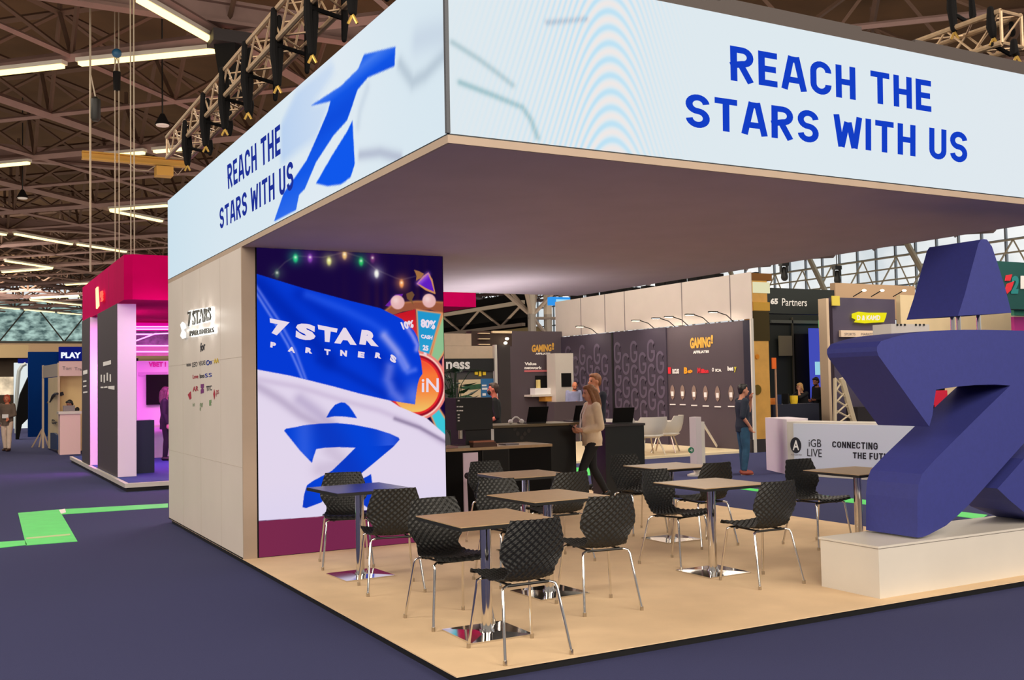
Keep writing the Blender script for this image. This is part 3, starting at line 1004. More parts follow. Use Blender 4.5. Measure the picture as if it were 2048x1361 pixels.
def led_picture(U, V):
    img = np.zeros(U.shape + (3,))
    img[:] = (24, 8, 62)
    h = .007
    stripes = .5 + .5 * np.sin(U * 41 + np.sin(U * 13) * 2)
    over(img, np.clip((U - .9) / .9, 0, 1) * np.clip(stripes, 0, 1) * .45 * np.clip((V - 2.3) / .2, 0, 1) * np.clip((3.12 - V) / .5, 0.2, 1), (78, 36, 40))
    over(img, np.clip((U - 1.4) / .7, 0, 1) * .25, (14, 6, 40))
    # string of bulbs
    soft(img, U, V, W_WIRE, .008, (60, 44, 80), .8)
    for (bx, bz), c in W_BULB:
        d = np.hypot(U - bx, V - bz)
        over(img, np.exp(-(d / .075) ** 2) * .45, c)
        over(img, np.exp(-(np.hypot((U - bx) / .026, (V - bz + .01) / .045)) ** 4), c)
        over(img, np.exp(-(d / .014) ** 2) * .7, (255, 255, 235))
    # the wheel
    cx, cz = W_CEN[0]
    R0 = W_RIM[0][0] - cx
    over(img, cover(U, V, W_PURP, h) * .8, (128, 40, 190))
    over(img, cover(U, V, W_ARCH, h), (150, 84, 58))
    soft(img, U, V, W_ARCH[:6], .012, (206, 140, 80), .6)
    for w, c in ((W_GWEDGE, (142, 190, 142)), (W_PWEDGE, (226, 132, 130)), (W_TWEDGE, (60, 196, 214))):
        over(img, cover(U, V, w, h), c)
    over(img, cover(U, V, W_RWEDGE, h), (200, 24, 38))
    over(img, cover(U, V, W_RWEDGE, h) * np.clip((2.5 - V) / .3, 0, 1) * .6, (240, 80, 70))
    over(img, cover(U, V, W_BWEDGE, h), (32, 150, 205))
    over(img, cover(U, V, W_BWEDGE, h) * np.clip((2.3 - V) / .5, 0, 1) * .5, (80, 205, 230))
    for w in (W_BWEDGE, W_GWEDGE, W_TWEDGE):
        soft(img, U, V, w + w[:1], .011, (232, 150, 96), .95)
    for (bx, bz) in (W_BALL1[0], W_BALL2[0]):
        d = np.hypot((U - bx) * .95, V - bz)
        over(img, np.clip((.082 - d) / .012, 0, 1), (226, 176, 176))
        over(img, np.exp(-(np.hypot(U - bx + .02, V - bz - .02) / .04) ** 2) * .6, (250, 226, 224))
    over(img, cover(U, V, W_GEMF, h), (206, 140, 90))
    over(img, cover(U, V, W_GEM, h), (96, 30, 190))
    soft(img, U, V, W_GEM[:3], .03, (176, 110, 226), .6)
    over(img, cover(U, V, W_DECO, h) * .9, (176, 120, 66))
    over(img, cover(U, V, W_DECO2, h) * .9, (120, 84, 50))
    d = np.hypot(U - cx, V - cz) / R0
    for rr, c in ((1.22, (236, 130, 120)), (1.14, (250, 205, 190)), (1.08, (150, 18, 40)), (1.0, (226, 40, 44)), (.92, (246, 120, 56))):
        over(img, np.clip((rr - d) / .03, 0, 1), c)
    over(img, np.clip((.92 - d) / .03, 0, 1) * np.clip((cz - V) / R0 * 1.2, 0, 1), (240, 190, 100))
    over(img, np.clip((.9 - d) / .03, 0, 1) * np.clip((V - cz) / R0 - .35, 0, 1) * 1.4, (240, 60, 50))
    # lower band of the picture
    over(img, np.clip((W_BAND - V) / .01, 0, 1) * (V < 1.0), (122, 42, 76))
    over(img, (V < W_BAND + .1) * (V < .4) * np.exp(-((U - .9) / .5) ** 2) * .15, (90, 30, 70))
    over(img, (V < .75) * np.clip((U - 2.165) / .01, 0, 1), (120, 10, 40))
    # white flag
    a = cover(U, V, W_WHITE, h)
    over(img, a, (226, 214, 236))
    for s, w, c, k in ((W_G1, .05, (182, 166, 196), .75), (W_G2, .035, (206, 190, 218), .8), (W_G3, .07, (176, 160, 196), .65), (W_G4, .022, (142, 126, 158), .85), (W_G5, .09, (196, 180, 206), .6)):
        b = np.clip(stroke(U, V, s, w) * k, 0, 1) * a
        over(img, b, c)
    over(img, a * np.clip((.8 - V) / .5, 0, 1) * .4, (210, 206, 240))
    for p in (W_LOGO, W_LEG2, W_HEAD):
        b = cover(U, V, p, h)
        over(img, b, (6, 66, 214))
        over(img, b * (.5 + .5 * np.sin(U * 9 + V * 5)) * .35, (22, 40, 160))
    b = cover(U, V, W_LOGO, h)
    over(img, b * np.exp(-((U - .62) / .10) ** 2) * (V > 1.0) * .4, (90, 120, 236))
    over(img, b * np.exp(-((U - 1.55) / .12) ** 2) * (V > 1.1) * .5, (70, 110, 240))
    # blue flag
    a = cover(U, V, W_BLUE, h)
    over(img, a, (6, 58, 212))
    for s, w, c, k in ((W_D1, .10, (0, 30, 160), .6), (W_D2, .09, (0, 34, 172), .55), (W_D3, .06, (2, 36, 170), .5), (W_H1, .05, (46, 96, 240), .5),
                       (W_S1, .014, (120, 140, 240), .75), (W_S2, .016, (110, 130, 236), .7), (W_H2, .05, (176, 176, 240), .75), (W_H3, .06, (130, 140, 236), .6), (W_H4, .028, (150, 150, 240), .8), (W_H5, .03, (90, 120, 240), .7)):
        b = np.clip(stroke(U, V, s, w) * k, 0, 1) * a
        over(img, b, c)
    over(img, a * np.exp(-(np.hypot((U - 1.85) / .12, (V - 1.62) / .14)) ** 2) * .55, (140, 150, 236))
    return img


c = raster('picture', lambda u, v: (LX0 + (LX1 - LX0) * u, 0 * u + WALLY - .002, ZP + .005 + (3.142 - ZP) * v, LX0 + (LX1 - LX0) * u, ZP + .005 + (3.142 - ZP) * v), 330, 490, led_picture, E_screen, t)
mb = MB()
YL = WALLY - .006
for ch, q in (('7', [(0.276,2.437),(0.481,2.399),(0.439,2.256),(0.290,2.270)]), ('S', [(0.549,2.400),(0.759,2.371),(0.747,2.207),(0.537,2.231)]), ('T', [(0.775,2.377),(0.990,2.338),(0.950,2.192),(0.800,2.207)]),
              ('A', [(0.996,2.353),(1.138,2.344),(1.196,2.166),(0.950,2.187)]), ('R', [(1.254,2.330),(1.427,2.315),(1.442,2.151),(1.224,2.177)]),
              ('P', [(0.284,2.200),(0.340,2.190),(0.335,2.134),(0.279,2.144)]), ('A', [(0.469,2.155),(0.536,2.139),(0.535,2.083),(0.458,2.104)]), ('R', [(0.646,2.145),(0.720,2.134),(0.714,2.078),(0.640,2.088)]),
              ('T', [(0.842,2.129),(0.912,2.119),(0.900,2.062),(0.852,2.067)]), ('N', [(1.015,2.119),(1.091,2.109),(1.085,2.046),(1.014,2.057)]), ('E', [(1.212,2.103),(1.284,2.093),(1.278,2.029),(1.206,2.040)]),
              ('R', [(1.407,2.092),(1.475,2.082),(1.468,2.023),(1.395,2.034)]), ('S', [(1.577,2.082),(1.645,2.033),(1.633,1.969),(1.565,2.002)])):
    mb.text(ch, onY(YL, q), .07)
for txt, q in (('80%', [(1.931,2.456),(2.116,2.436),(2.096,2.338),(1.930,2.363)]), ('10%', [(1.691,2.414),(1.843,2.443),(1.848,2.357),(1.725,2.334)]), ('CASH', [(1.929,2.287),(2.071,2.272),(2.064,2.228),(1.934,2.244)]),
               ('25', [(1.950,2.173),(2.021,2.162),(2.014,2.103),(1.949,2.114)]), ('FS', [(1.961,2.092),(1.996,2.086),(1.996,2.054),(1.960,2.059)]), ('iN', [(1.933,1.810),(2.135,1.808),(2.132,1.655),(1.930,1.659)])):
    mb.text(txt, onY(YL, q), .015 if txt == 'iN' else .06)
mb.build('lettering', E_ledwhite, c)

# ------------------------------------------------------------------ lighting trusses over the canopy
def box_truss(name, label, x, z, y0, y1, s=.29, step=.29):
    t = thing(name, label, 'truss', (x, (y0 + y1) / 2, z), 'aluminium trusses above the banners')
    cs = [(x, z), (x + s, z), (x, z + s), (x + s, z + s)]
    for cx, cz in cs:
        MB().tube([(cx, y0, cz), (cx, y1, cz)], .028, 8).build('chord', M_trussalu, t, True)
    mb = MB()
    n = int((y1 - y0) / step)
    for i in range(n):
        a, b = y0 + (y1 - y0) * i / n, y0 + (y1 - y0) * (i + 1) / n
        for (p, q) in ((0, 1), (2, 3), (0, 2), (1, 3)):
            P, Q = (cs[p], cs[q]) if i % 2 else (cs[q], cs[p])
            mb.tube([(P[0], a, P[1]), (Q[0], b, Q[1])], .011, 5, False)
        mb.tube([(cs[0][0], a, cs[0][1]), (cs[3][0], a, cs[3][1])], .009, 5, False)
    for p, q in ((0, 1), (2, 3), (0, 2), (1, 3)):
        for y in (y0, y1):
            mb.tube([(cs[p][0], y, cs[p][1]), (cs[q][0], y, cs[q][1])], .016, 6, False)
    mb.build('bracing', M_trussalu, t)
    return t


box_truss('lighting_truss', 'long aluminium box truss with black slings above the left banner', .13, 5.00, .6, 9.45)
box_truss('lighting_truss', 'aluminium box truss with black slings above the right end of the front banner', 5.75, 4.72, .45, 8.6)

M_hook = mat('gilt_hook', (214, 176, 90), .35, .7)


def sling(x, y, ztop, zbot, label):
    t = thing('rigging_sling', label, 'sling', (x, y, zbot), 'black slings on the trusses')
    mb = MB()
    mb.capsule([(x - .03, y, ztop), (x - .035, y, (ztop + zbot) / 2), (x - .012, y, zbot + .09)], [.030, .040, .026], 8)
    mb.capsule([(x + .03, y + .03, ztop - .05), (x + .035, y + .03, (ztop + zbot) / 2), (x + .012, y + .01, zbot + .09)], [.026, .034, .026], 8)
    mb.capsule([(x + .29, y + .02, ztop - .1), (x + .30, y + .02, (ztop + zbot) / 2), (x + .29, y + .02, zbot + .25)], [.024, .034, .024], 8)
    mb.tube([(x - .03, y, ztop - .32), (x + .29, y + .04, ztop - .36)], .02, 6)
    mb.build('sleeve', M_blackmatt, t, True)
    mb = MB().tube([(x, y, zbot + .07), (x - .03, y + .02, zbot)], .012, 6).tube([(x, y, zbot + .07), (x + .03, y - .02, zbot)], .012, 6)
    mb.build('hook', M_hook, t)


for p, lb in (([(8.061,5.177),(8.061,4.547)], 'black rigging sling farthest along the left truss, by its open end'),
          ([(6.994,5.259),(7.012,4.568)], 'second black rigging sling from the open end of the left truss'),
          ([(6.033,5.292),(6.053,4.553)], 'third black rigging sling from the open end of the left truss'),
          ([(5.032,5.282),(5.056,4.497)], 'fourth black rigging sling from the open end of the left truss'),
          ([(3.953,5.269),(3.977,4.487)], 'fifth black rigging sling from the open end of the left truss'),
          ([(2.911,5.276),(2.938,4.474)], 'thick black rigging sling, sixth from the open end of the left truss'),
          ([(1.924,5.302),(1.953,4.495)], 'black rigging sling at the top edge of the photo, nearest on the left truss'),
          ([(0.938,5.470),(0.963,4.902)], 'wedge-shaped black rigging sling in front of the right truss'),
          ([(0.531,5.046),(0.546,4.719)], 'black rigging sling lying over the middle of the right truss'),
          ([(0.313,4.680),(0.321,4.488)], 'black rigging sling at the right photo edge under the right truss')):
    (y, zt), (_, zb) = p
    x = .13 if y > 0 and 'left' in lb or 'nearest' in lb else 5.75
    sling(x, y, zt, zb, lb)

# ------------------------------------------------------------------ cafe tables
def cafe_table(x, y, rz, label, top=M_tabletop, plate=.23):
    t = thing('cafe_table', label, 'table', (x, y, ZP), 'square cafe tables on the stand')
    H = .777
    mb = MB()
    a = .355
    mb.box(x - a, x + a, y - a, y + a, ZP + H - .006, ZP + H)
    mb.build('tabletop', top, t)
    mb = MB().box(x - a - .003, x + a + .003, y - a - .003, y + a + .003, ZP + H - .028, ZP + H - .006)
    mb.build('edge_band', M_black, t)
    MB().tube([(x, y, ZP + .02), (x, y, ZP + H - .03)], .038, 28).build('pole', M_chrome, t, True)
    s = plate
    mb = MB()
    vs = [(x - s, y - s, ZP + .001), (x + s, y - s, ZP + .001), (x + s, y + s, ZP + .001), (x - s, y + s, ZP + .001),
          (x - s, y - s, ZP + .012), (x + s, y - s, ZP + .012), (x + s, y + s, ZP + .012), (x - s, y + s, ZP + .012),
          (x - .06, y - .06, ZP + .020), (x + .06, y - .06, ZP + .020), (x + .06, y + .06, ZP + .020), (x - .06, y + .06, ZP + .020)]
    fs = [(3, 2, 1, 0), (0, 1, 5, 4), (1, 2, 6, 5), (2, 3, 7, 6), (3, 0, 4, 7), (4, 5, 9, 8), (5, 6, 10, 9), (6, 7, 11, 10), (7, 4, 8, 11), (8, 9, 10, 11)]
    mb.add(vs, fs)
    mb.build('base_plate', M_chrome, t)
    MB().tube([(x, y, ZP + .016), (x, y, ZP + .032)], .05, 24).build('collar', M_chrome, t, True)
    t.rotation_euler = (0, 0, rz)
    return t


cafe_table(.625, .825, 0.0, 'square cafe table closest to the front corner of the platform')
cafe_table(.66, 3.34, 0.06, 'square cafe table with dark top right in front of the video wall', M_tabletop_dark)
cafe_table(1.66, 1.74, 0.06, 'square cafe table behind the front table, between two chairs')
cafe_table(2.51, 3.60, 0.0, 'square cafe table next to the dark kitchenette counter')
cafe_table(3.30, 1.70, 0.0, 'square cafe table in the middle of the stand, pole and shiny base in full view')
cafe_table(4.17, 3.41, 0.0, 'square cafe table farthest back, before the dark bar and white sign post')
cafe_table(5.16, 1.76, 0.0, 'square cafe table half hidden behind the cobalt sculpture')


# ------------------------------------------------------------------ quilted plastic chairs
def chair_shell():
    prof = [(.245, .455, .205), (.238, .474, .212), (.205, .484, .216), (.12, .474, .220), (.03, .462, .218), (-.06, .456, .205), (-.12, .462, .186), (-.162, .484, .170),
            (-.188, .520, .168), (-.206, .565, .192), (-.222, .625, .222), (-.238, .690, .222), (-.254, .755, .205), (-.268, .815, .184), (-.276, .850, .172)]
    # resample by arc length
    P = [Vector((0, a, b)) for a, b, _ in prof]
    W = [w for _, _, w in prof]
    L = [0]
    for a, b in zip(P[:-1], P[1:]):
        L.append(L[-1] + (b - a).length)
    ns, nt = 102, 48
    rows = []
    for i in range(ns + 1):
        s = L[-1] * i / ns
        k = max(j for j in range(len(L) - 1) if L[j] <= s + 1e-9)
        f = (s - L[k]) / (L[k + 1] - L[k])
        # Catmull-Rom through the profile
        def cr(A):
            a0, a1, a2, a3 = A[max(k - 1, 0)], A[k], A[k + 1], A[min(k + 2, len(A) - 1)]
            return .5 * ((2 * a1) + (a2 - a0) * f + (2 * a0 - 5 * a1 + 4 * a2 - a3) * f * f + (3 * a1 - a0 - 3 * a2 + a3) * f ** 3)
        y = cr([p.y for p in P])
        z = cr([p.z for p in P])
        w = cr(W)
        rows.append((s, y, z, w))
    vs = []
    norm = []
    ds = L[-1] / 17.0
    for i, (s, y, z, w) in enumerate(rows):
        a = rows[max(i - 1, 0)]
        b = rows[min(i + 1, ns)]
        ty, tz = b[1] - a[1], b[2] - a[2]
        n = math.hypot(ty, tz)
        ny, nz = -tz / n, ty / n      # points down/back (the outer side)
        if nz > 0 and y > -.1:
            ny, nz = -ny, -nz
        if y <= -.1 and ny > 0:
            ny, nz = -ny, -nz
        back = max(0.0, min(1.0, (z - .50) / .12))
        for j in range(nt + 1):
            u = -1 + 2 * j / nt
            x = w * u
            yy = y + back * .035 * u * u
            zz = z + (1 - back) * .018 * u * u
            A = s / ds + u * 4
            B = s / ds - u * 4
            tri = abs((A % 1) - .5) + abs((B % 1) - .5)
            h = .0085 * (1 - tri)
            vs.append((x, yy + ny * h, zz + nz * h))
            norm.append((0, ny, nz))
    N = nt + 1
    fs = []
    M = len(vs)
    th = .006
    vs2 = [(v[0], v[1] - n[1] * th, v[2] - n[2] * th) for v, n in zip(vs, norm)]
    for i in range(ns):
        for j in range(nt):
            a, b, c, d = i * N + j, i * N + j + 1, (i + 1) * N + j + 1, (i + 1) * N + j
            fs.append((a, b, c, d))
            fs.append((M + d, M + c, M + b, M + a))
    for i in range(ns):
        fs.append((i * N, (i + 1) * N, M + (i + 1) * N, M + i * N))
        fs.append((i * N + nt, M + i * N + nt, M + (i + 1) * N + nt, (i + 1) * N + nt))
    for j in range(nt):
        fs.append((j, M + j, M + j + 1, j + 1))
        fs.append((ns * N + j, ns * N + j + 1, M + ns * N + j + 1, M + ns * N + j))
    mb = MB()
    mb.add(vs + vs2, fs)
    return mb


def build_chair():
    t = thing('quilted_chair', 'chair', 'chair', (0, 0, 0), 'quilted black chairs around the cafe tables')
    chair_shell().build('seat_shell', M_plastic, t)
    for sx in (-1, 1):
        for fy, top in ((-.255, (.150 * sx, -.135, .440)), (.235, (.168 * sx, .165, .446))):
            foot = Vector((.232 * sx, fy, .012))
            hip = Vector((.192 * sx, top[1] + (.02 if fy > 0 else -.03), .405))
            pts = [foot, foot.lerp(hip, .5), hip, hip.lerp(Vector(top), .45) + Vector((.012 * sx, 0, .010)), Vector(top)]
            lg = MB().tube(pts, .0095, 10).build('leg', M_chrome, t, True)
            MB().tube([foot - Vector((0, 0, .012)), foot + Vector((0, 0, .018))], .0125, 10).build('foot_cap', M_steel, lg, True)
    mb = MB()
    mb.tube([(-.150, -.135, .440), (.150, -.135, .440)], .009, 8).tube([(-.168, .165, .446), (.168, .165, .446)], .009, 8)
    mb.tube([(-.12, -.135, .440), (-.12, .165, .446)], .008, 8).tube([(.12, -.135, .440), (.12, .165, .446)], .008, 8)
    mb.build('seat_frame', M_black, t, True)
    for sx in (-.12, .12):
        for y in (-.12, .14):
            MB().tube([(sx, y, .430), (sx, y, .452)], .012, 8).build('stacking_pad', M_black, t, True)
    return t


CHAIRS = [
    (.577, .305, 0.0, 'black quilted chair closest to the camera, back turned, at the front corner table'),
    (.570, 1.300, math.pi, 'black quilted chair on the far side of the front corner table, seat turned to camera'),
    (.660, 2.620, -.21, 'black quilted chair seen from behind at the dark-topped table before the video wall'),
    (.745, 3.950, math.pi - .26, 'black quilted chair between the dark-topped table and the video wall'),
    (1.695, 1.095, -.12, 'black quilted chair seen from behind, standing right of the front corner table'),
    (1.640, 2.330, math.pi, 'black quilted chair whose back rises behind the second table from the front'),
    (2.520, 3.000, 0.05, 'black quilted chair with smooth-looking back between the second table and the kitchenette table'),
    (2.530, 4.280, math.pi, 'black quilted chair nearest the kitchenette counter, mostly hidden by its table'),
    (3.303, 2.206, math.pi + .22, 'black quilted chair on the far side of the middle table, seat facing the camera'),
    (3.343, 1.145, -.02, 'black quilted chair seen from behind at the middle table, right of its pole'),
    (4.230, 2.960, 0.0, 'black quilted chair seen from behind between middle table and farthest table'),
    (4.200, 4.060, math.pi, 'black quilted chair behind the farthest table, in front of the white sign post'),
    (5.110, 2.246, math.pi, 'black quilted chair at the table beside the sculpture, in front of the info counter'),
]
proto = build_chair()
for i, (x, y, rz, lb) in enumerate(CHAIRS):
    c = proto if i == 0 else copy_tree(proto)
    c.location = (x, y, ZP)
    c.rotation_euler = (0, 0, rz)
    c['label'] = lb

# ------------------------------------------------------------------ sculpture on its plinth
t = thing('plinth', 'low white plinth under the cobalt blue sculpture', 'plinth', (5.05, .44, ZP))
MB().box(3.61, 6.46, .14, .73, ZP, .425).build('body', M_white, t)
MB().box(3.60, 6.47, .13, .74, .430, .447).build('lid', M_white, t)

YF, YB = .185, .70
S_BODY = [(3.734,1.891),(3.719,1.926),(3.721,1.961),(3.767,2.004),(3.896,2.035),(4.073,2.066),(4.388,2.091),(4.740,2.102),(4.990,2.104),(5.513,2.101)] + [(5.95, 2.06), (6.28, 1.98), (6.40, 1.90), (6.36, 1.78), (6.05, 1.53)] + [(5.452,1.143),(4.720,0.676),(4.575,0.598),(4.433,0.530),(4.231,0.476)] + [(4.155,0.463),(4.098,0.464),(4.105,0.604),(4.111,0.759),(4.131,0.875),(4.176,0.955),(4.333,1.061),(4.517,1.172),(4.834,1.362),(5.096,1.516),(5.301,1.635),(5.104,1.647),(4.850,1.647),(4.646,1.638),(4.482,1.627),(4.375,1.617),(4.346,1.518),(4.322,1.415),(4.280,1.325),(4.123,1.488),(3.961,1.656),(3.802,1.821)]
t = thing('number_sculpture', 'big cobalt blue figure sculpture shaped like a running seven on a white plinth', 'sculpture', (5.0, .44, .447))
S_BODY = [(x, max(z, .449)) for x, z in S_BODY]
MB().prism(S_BODY, 'Y', YF, YB).build('body', M_blue, t)
S_HEAD = [(4.673,2.216),(4.769,2.399),(4.869,2.622),(4.963,2.826),(4.997,2.860),(5.036,2.866),(5.074,2.864),(5.135,2.808),(5.204,2.656),(5.284,2.468),(5.356,2.252)]
MB().prism(S_HEAD, 'Y', YF, YB).build('head', M_blue, t)
S_LEG = [(5.083,0.782),(5.251,0.888),(5.444,1.012)] + [(5.85, 1.18), (5.98, 1.22), (6.02, 1.10), (6.08, .75), (6.10, .449), (5.75, .449)] + [(5.415,0.563),(5.238,0.672)]
S_LEG = [(x, max(z, .449)) for x, z in S_LEG]
MB().prism(S_LEG, 'Y', YF, YB).build('leg', M_blue, t)
for x in [(4.931,2.203),(5.007,2.204),(5.268,2.208)]:
    MB().tube([(x[0], .44, 2.05), (x[0], .44, 2.26)], .018, 12).build('rod', M_chrome, t, True)

# ------------------------------------------------------------------ kitchenette and bar
t = thing('kitchen_counter', 'dark kitchenette counter with white door and open niche', 'counter', (3.6, 6.5, ZP))
KY = 6.2
x0, x1 = [(2.856,0.624),(4.369,0.536)][0][0], [(2.856,0.624),(4.369,0.536)][1][0]
MB().box(x0 - .1, x1, KY, KY + .65, ZP, .905).build('body', M_blackmatt, t)
MB().box(x0 - .12, x1 + .01, KY - .02, KY + .67, .905, .94).build('worktop', M_tabletop, t)
r = rect([(3.083,0.941),(3.289,0.037)])
MB().box(r[0], r[1], KY - .018, KY, ZP + .03, .88).build('door', mat('lilac_lit_door', (228, 208, 228), .4), t)  # white door with the reflected lilac glow mixed into its colour
r = rect([(3.370,0.896),(3.722,0.587)])
mb = MB().box(r[0] - .02, r[1] + .02, KY - .012, KY, r[2] - .02, r[3] + .02)
fr = mb.build('niche_frame', M_black, t)
MB().box(r[0], r[1], KY - .016, KY - .012, r[2], r[3]).build('niche_shade_panel', mat('dark_interior', (8, 8, 8), .8), t)  # flat dark panel standing in for the shade inside the open niche

t = thing('coffee_machine', 'tall black bean-to-cup coffee machine on the kitchenette counter', 'coffee machine', (2.95, 6.45, .94))
r = rect([(3.052,1.565),(3.567,0.997)])
MB().box(r[0], r[1], 6.3, 6.78, 1.16, r[3]).build('body', M_black, t)
MB().box(r[0] + .15, r[1], 6.35, 6.78, .94, 1.16).build('rear_body', M_black, t)
MB().box(r[0], r[0] + .17, 6.27, 6.6, .94, .965).build('drip_tray', M_steel, t)
mb = MB()
for (px, py) in [(3.086,1.533),(3.071,1.458),(3.106,1.457),(3.134,1.456),(3.070,1.408),(3.105,1.407),(3.133,1.406),(3.083,1.357),(3.082,1.319),(3.082,1.282)]:
    mb.box(px - .012, px + .012, 6.292, 6.3, py - .008, py + .008)
mb.build('button', M_whiteink, t)
MB().tube([(r[0] + .08, 6.35, 1.05), (r[0] + .08, 6.35, 1.16)], .03, 10).build('spout', M_steel, t)

r = rect([(3.243,1.082),(3.583,0.973)])
t = thing('pad_stack', 'stack of brown leather-look pads beside the coffee machine', 'boxes', ((r[0] + r[1]) / 2, 6.35, .94))
MB().box(r[0], r[1], 6.22, 6.45, .94, .97).box(r[0] + .01, r[1] - .01, 6.23, 6.44, .97, 1.0).build('lower_pads', mat('brown_box', (84, 56, 44), .6), t)
MB().box(r[0] + .005, r[1] - .04, 6.22, 6.44, 1.0, 1.02).build('top_pad', mat('tan_box', (166, 104, 80), .6), t)
r = rect([(3.594,1.137),(3.688,1.055)])
tag(MB().box(r[0], r[1], 6.5, 6.56, .94, r[3] + .01).build('paper_cup', M_whiteink), 'white paper carton standing behind the stack of brown pads', 'carton')
r = rect([(3.754,1.006),(3.946,0.966)])
tag(MB().box(r[0], r[1], 6.3, 6.5, .94, .958).build('notebook', M_greyink), 'small grey notebook lying on the kitchenette worktop', 'notebook')

# potted plant behind the coffee machine
QX, QY = [(3.517,1.532)][0][0], 7.3
t = thing('potted_plant', 'tall leafy dark green plant behind the coffee machine at the video wall edge', 'plant', (QX, QY, ZP))
M_leaf = mat('leaf', (40, 84, 52), .45, noise=.25, nscale=10)
MB().loft([(QX, QY, ZP, .12, .12), (QX, QY, ZP + .35, .16, .16), (QX, QY, ZP + .33, .14, .14)], 16).build('pot', M_black, t, True)
mb = MB()
st = MB()
for i in range(46):
    a = random.uniform(0, 6.28)
    rr = random.uniform(.03, .24)
    z = random.uniform(1.15, 1.98)
    p = Vector((QX + rr * math.cos(a), QY + rr * .7 * math.sin(a), z))
    st.tube([(QX, QY, ZP + .3), p.lerp(Vector((QX, QY, z)), .6) - Vector((0, 0, .2)), p], .006, 4)
    d = Vector((math.cos(a), math.sin(a), random.uniform(-.4, .5))).normalized()
    s = d.cross(Vector((0, 0, 1))).normalized()
    l, w = random.uniform(.16, .30), random.uniform(.045, .085)
    mb.add([p, p + d * l * .35 + s * w, p + d * l, p + d * l * .35 - s * w, p + d * l * .4 + Vector((0, 0, -.03))], [(0, 1, 4), (1, 2, 4), (2, 3, 4), (3, 0, 4)])
st.build('stem', M_leaf, t)
mb.build('foliage', M_leaf, t)

# litter bin
t = thing('litter_bin', 'dark litter bin with a crumpled bag collar by the kitchenette', 'bin', (3.0, 5.75, ZP))
x0 = [(3.028,0.464)][0][0]
t.location.x = x0
MB().loft([(x0, 5.75, ZP, .085, .085), (x0, 5.75, ZP + .5, .1, .1), (x0, 5.75, ZP + .56, .1, .1)], 14).build('bin_body', M_blackmatt, t, True)
mb = MB()
for k in range(9):
    a = 2 * math.pi * k / 9
    mb.ell((x0 + .1 * math.cos(a), 5.75 + .1 * math.sin(a), ZP + .57 + .012 * (k % 3)), (.035, .035, .04), 8, 6)
mb.build('bag_collar', mat('dark_plastic_bag', (44, 34, 50), .3), t, True)

t = thing('bar_counter', 'long black bar counter behind the kitchenette, left of the walking woman', 'counter', (4.7, 7.4, ZP))
x0, x1 = [(3.992,0.837),(5.343,0.774)][0][0], [(3.992,0.837),(5.343,0.774)][1][0]
MB().box(x0, x1, 7.13, 7.2, ZP, 1.13).box(x0, x0 + .06, 7.2, 7.75, ZP, 1.13).box(x1 - .06, x1, 7.2, 7.75, ZP, 1.13).box(x0 + .06, x1 - .06, 7.69, 7.75, ZP, .6).build('body', M_black, t)
MB().box(x0 - .02, x1 + .05, 7.08, 7.8, 1.13, 1.165).build('worktop', mat('olive_worktop', (112, 98, 70), .3, noise=.06), t)
mb = MB()
for (px, pz) in [(4.345,1.111),(4.391,1.040),(4.454,0.982),(4.503,1.036),(4.568,1.075)]:
    mb.tube([(px, 7.126, pz), (px, 7.13, pz)], .03, 12)
mb.build('printed_emblem', mat('faint_print', (52, 46, 44), .6), t)
t = thing('bar_counter', 'black bar end block to the right of the walking woman', 'counter', (6.25, 7.4, ZP))
x0, x1 = [(5.851,0.750),(6.548,0.717)][0][0], [(5.851,0.750),(6.548,0.717)][1][0]
MB().box(x0, x1, 7.13, 7.48, ZP, 1.08).build('body', M_black, t)
MB().box(x0 - .02, x1 + .01, 7.11, 7.50, 1.08, 1.115).build('worktop', M_darkbrown, t)


def laptop(x, y, z, rz, label):
    t = thing('laptop', label, 'laptop', (x, y, z), 'black laptops on the bar', 0)
    MB().box(x - .17, x + .17, y - .12, y + .12, z, z + .018).build('keyboard_base', M_black, t)
    mb = MB()
    mb.add([(x - .17, y - .12, z + .018), (x + .17, y - .12, z + .018), (x + .17, y - .19, z + .235), (x - .17, y - .19, z + .235),
            (x - .17, y - .108, z + .018), (x + .17, y - .108, z + .018), (x + .17, y - .178, z + .238), (x - .17, y - .178, z + .238)],
           [(0, 1, 2, 3), (7, 6, 5, 4), (0, 4, 5, 1), (1, 5, 6, 2), (2, 6, 7, 3), (3, 7, 4, 0)])
    mb.build('lid', M_blackmatt, t)
    t.rotation_euler = (0, 0, rz)


for px, lb in (([(4.803,1.286)][0][0], 'open black laptop in the middle of the long bar top'),
               ([(5.584,1.262)][0][0], 'open black laptop at the end of the long bar, half behind the walking woman')):
    laptop(px, 7.45, 1.165, 0.1, lb)
laptop([(6.233,1.244)][0][0], 7.33, 1.115, -.1, 'open black laptop on the bar end block right of the walking woman')
t = thing('headphones', 'white headphones lying on the long bar top', 'headphones', ([(4.491,1.240)][0][0], 7.35, 1.165))
p = t.location
mb = MB()
mb.tube([(p.x - .09 + .18 * k / 8, p.y, p.z + .03 + .07 * math.sin(math.pi * k / 8)) for k in range(9)], .012, 8)
mb.build('headband', M_whiteink, t, True)
for s in (-1, 1):
    MB().ell((p.x + .09 * s, p.y, p.z + .035), (.03, .045, .035), 10, 8).build('earcup', M_whiteink, t, True)

# ------------------------------------------------------------------ stands behind: the one with the black sign
def wall_rect(mb, y, px, depth=.12):
    # box whose front face covers the given plane rectangle at distance y
    x0, x1, z0, z1 = rect(px)
    return mb.box(x0, x1, y, y + depth, z0, z1)


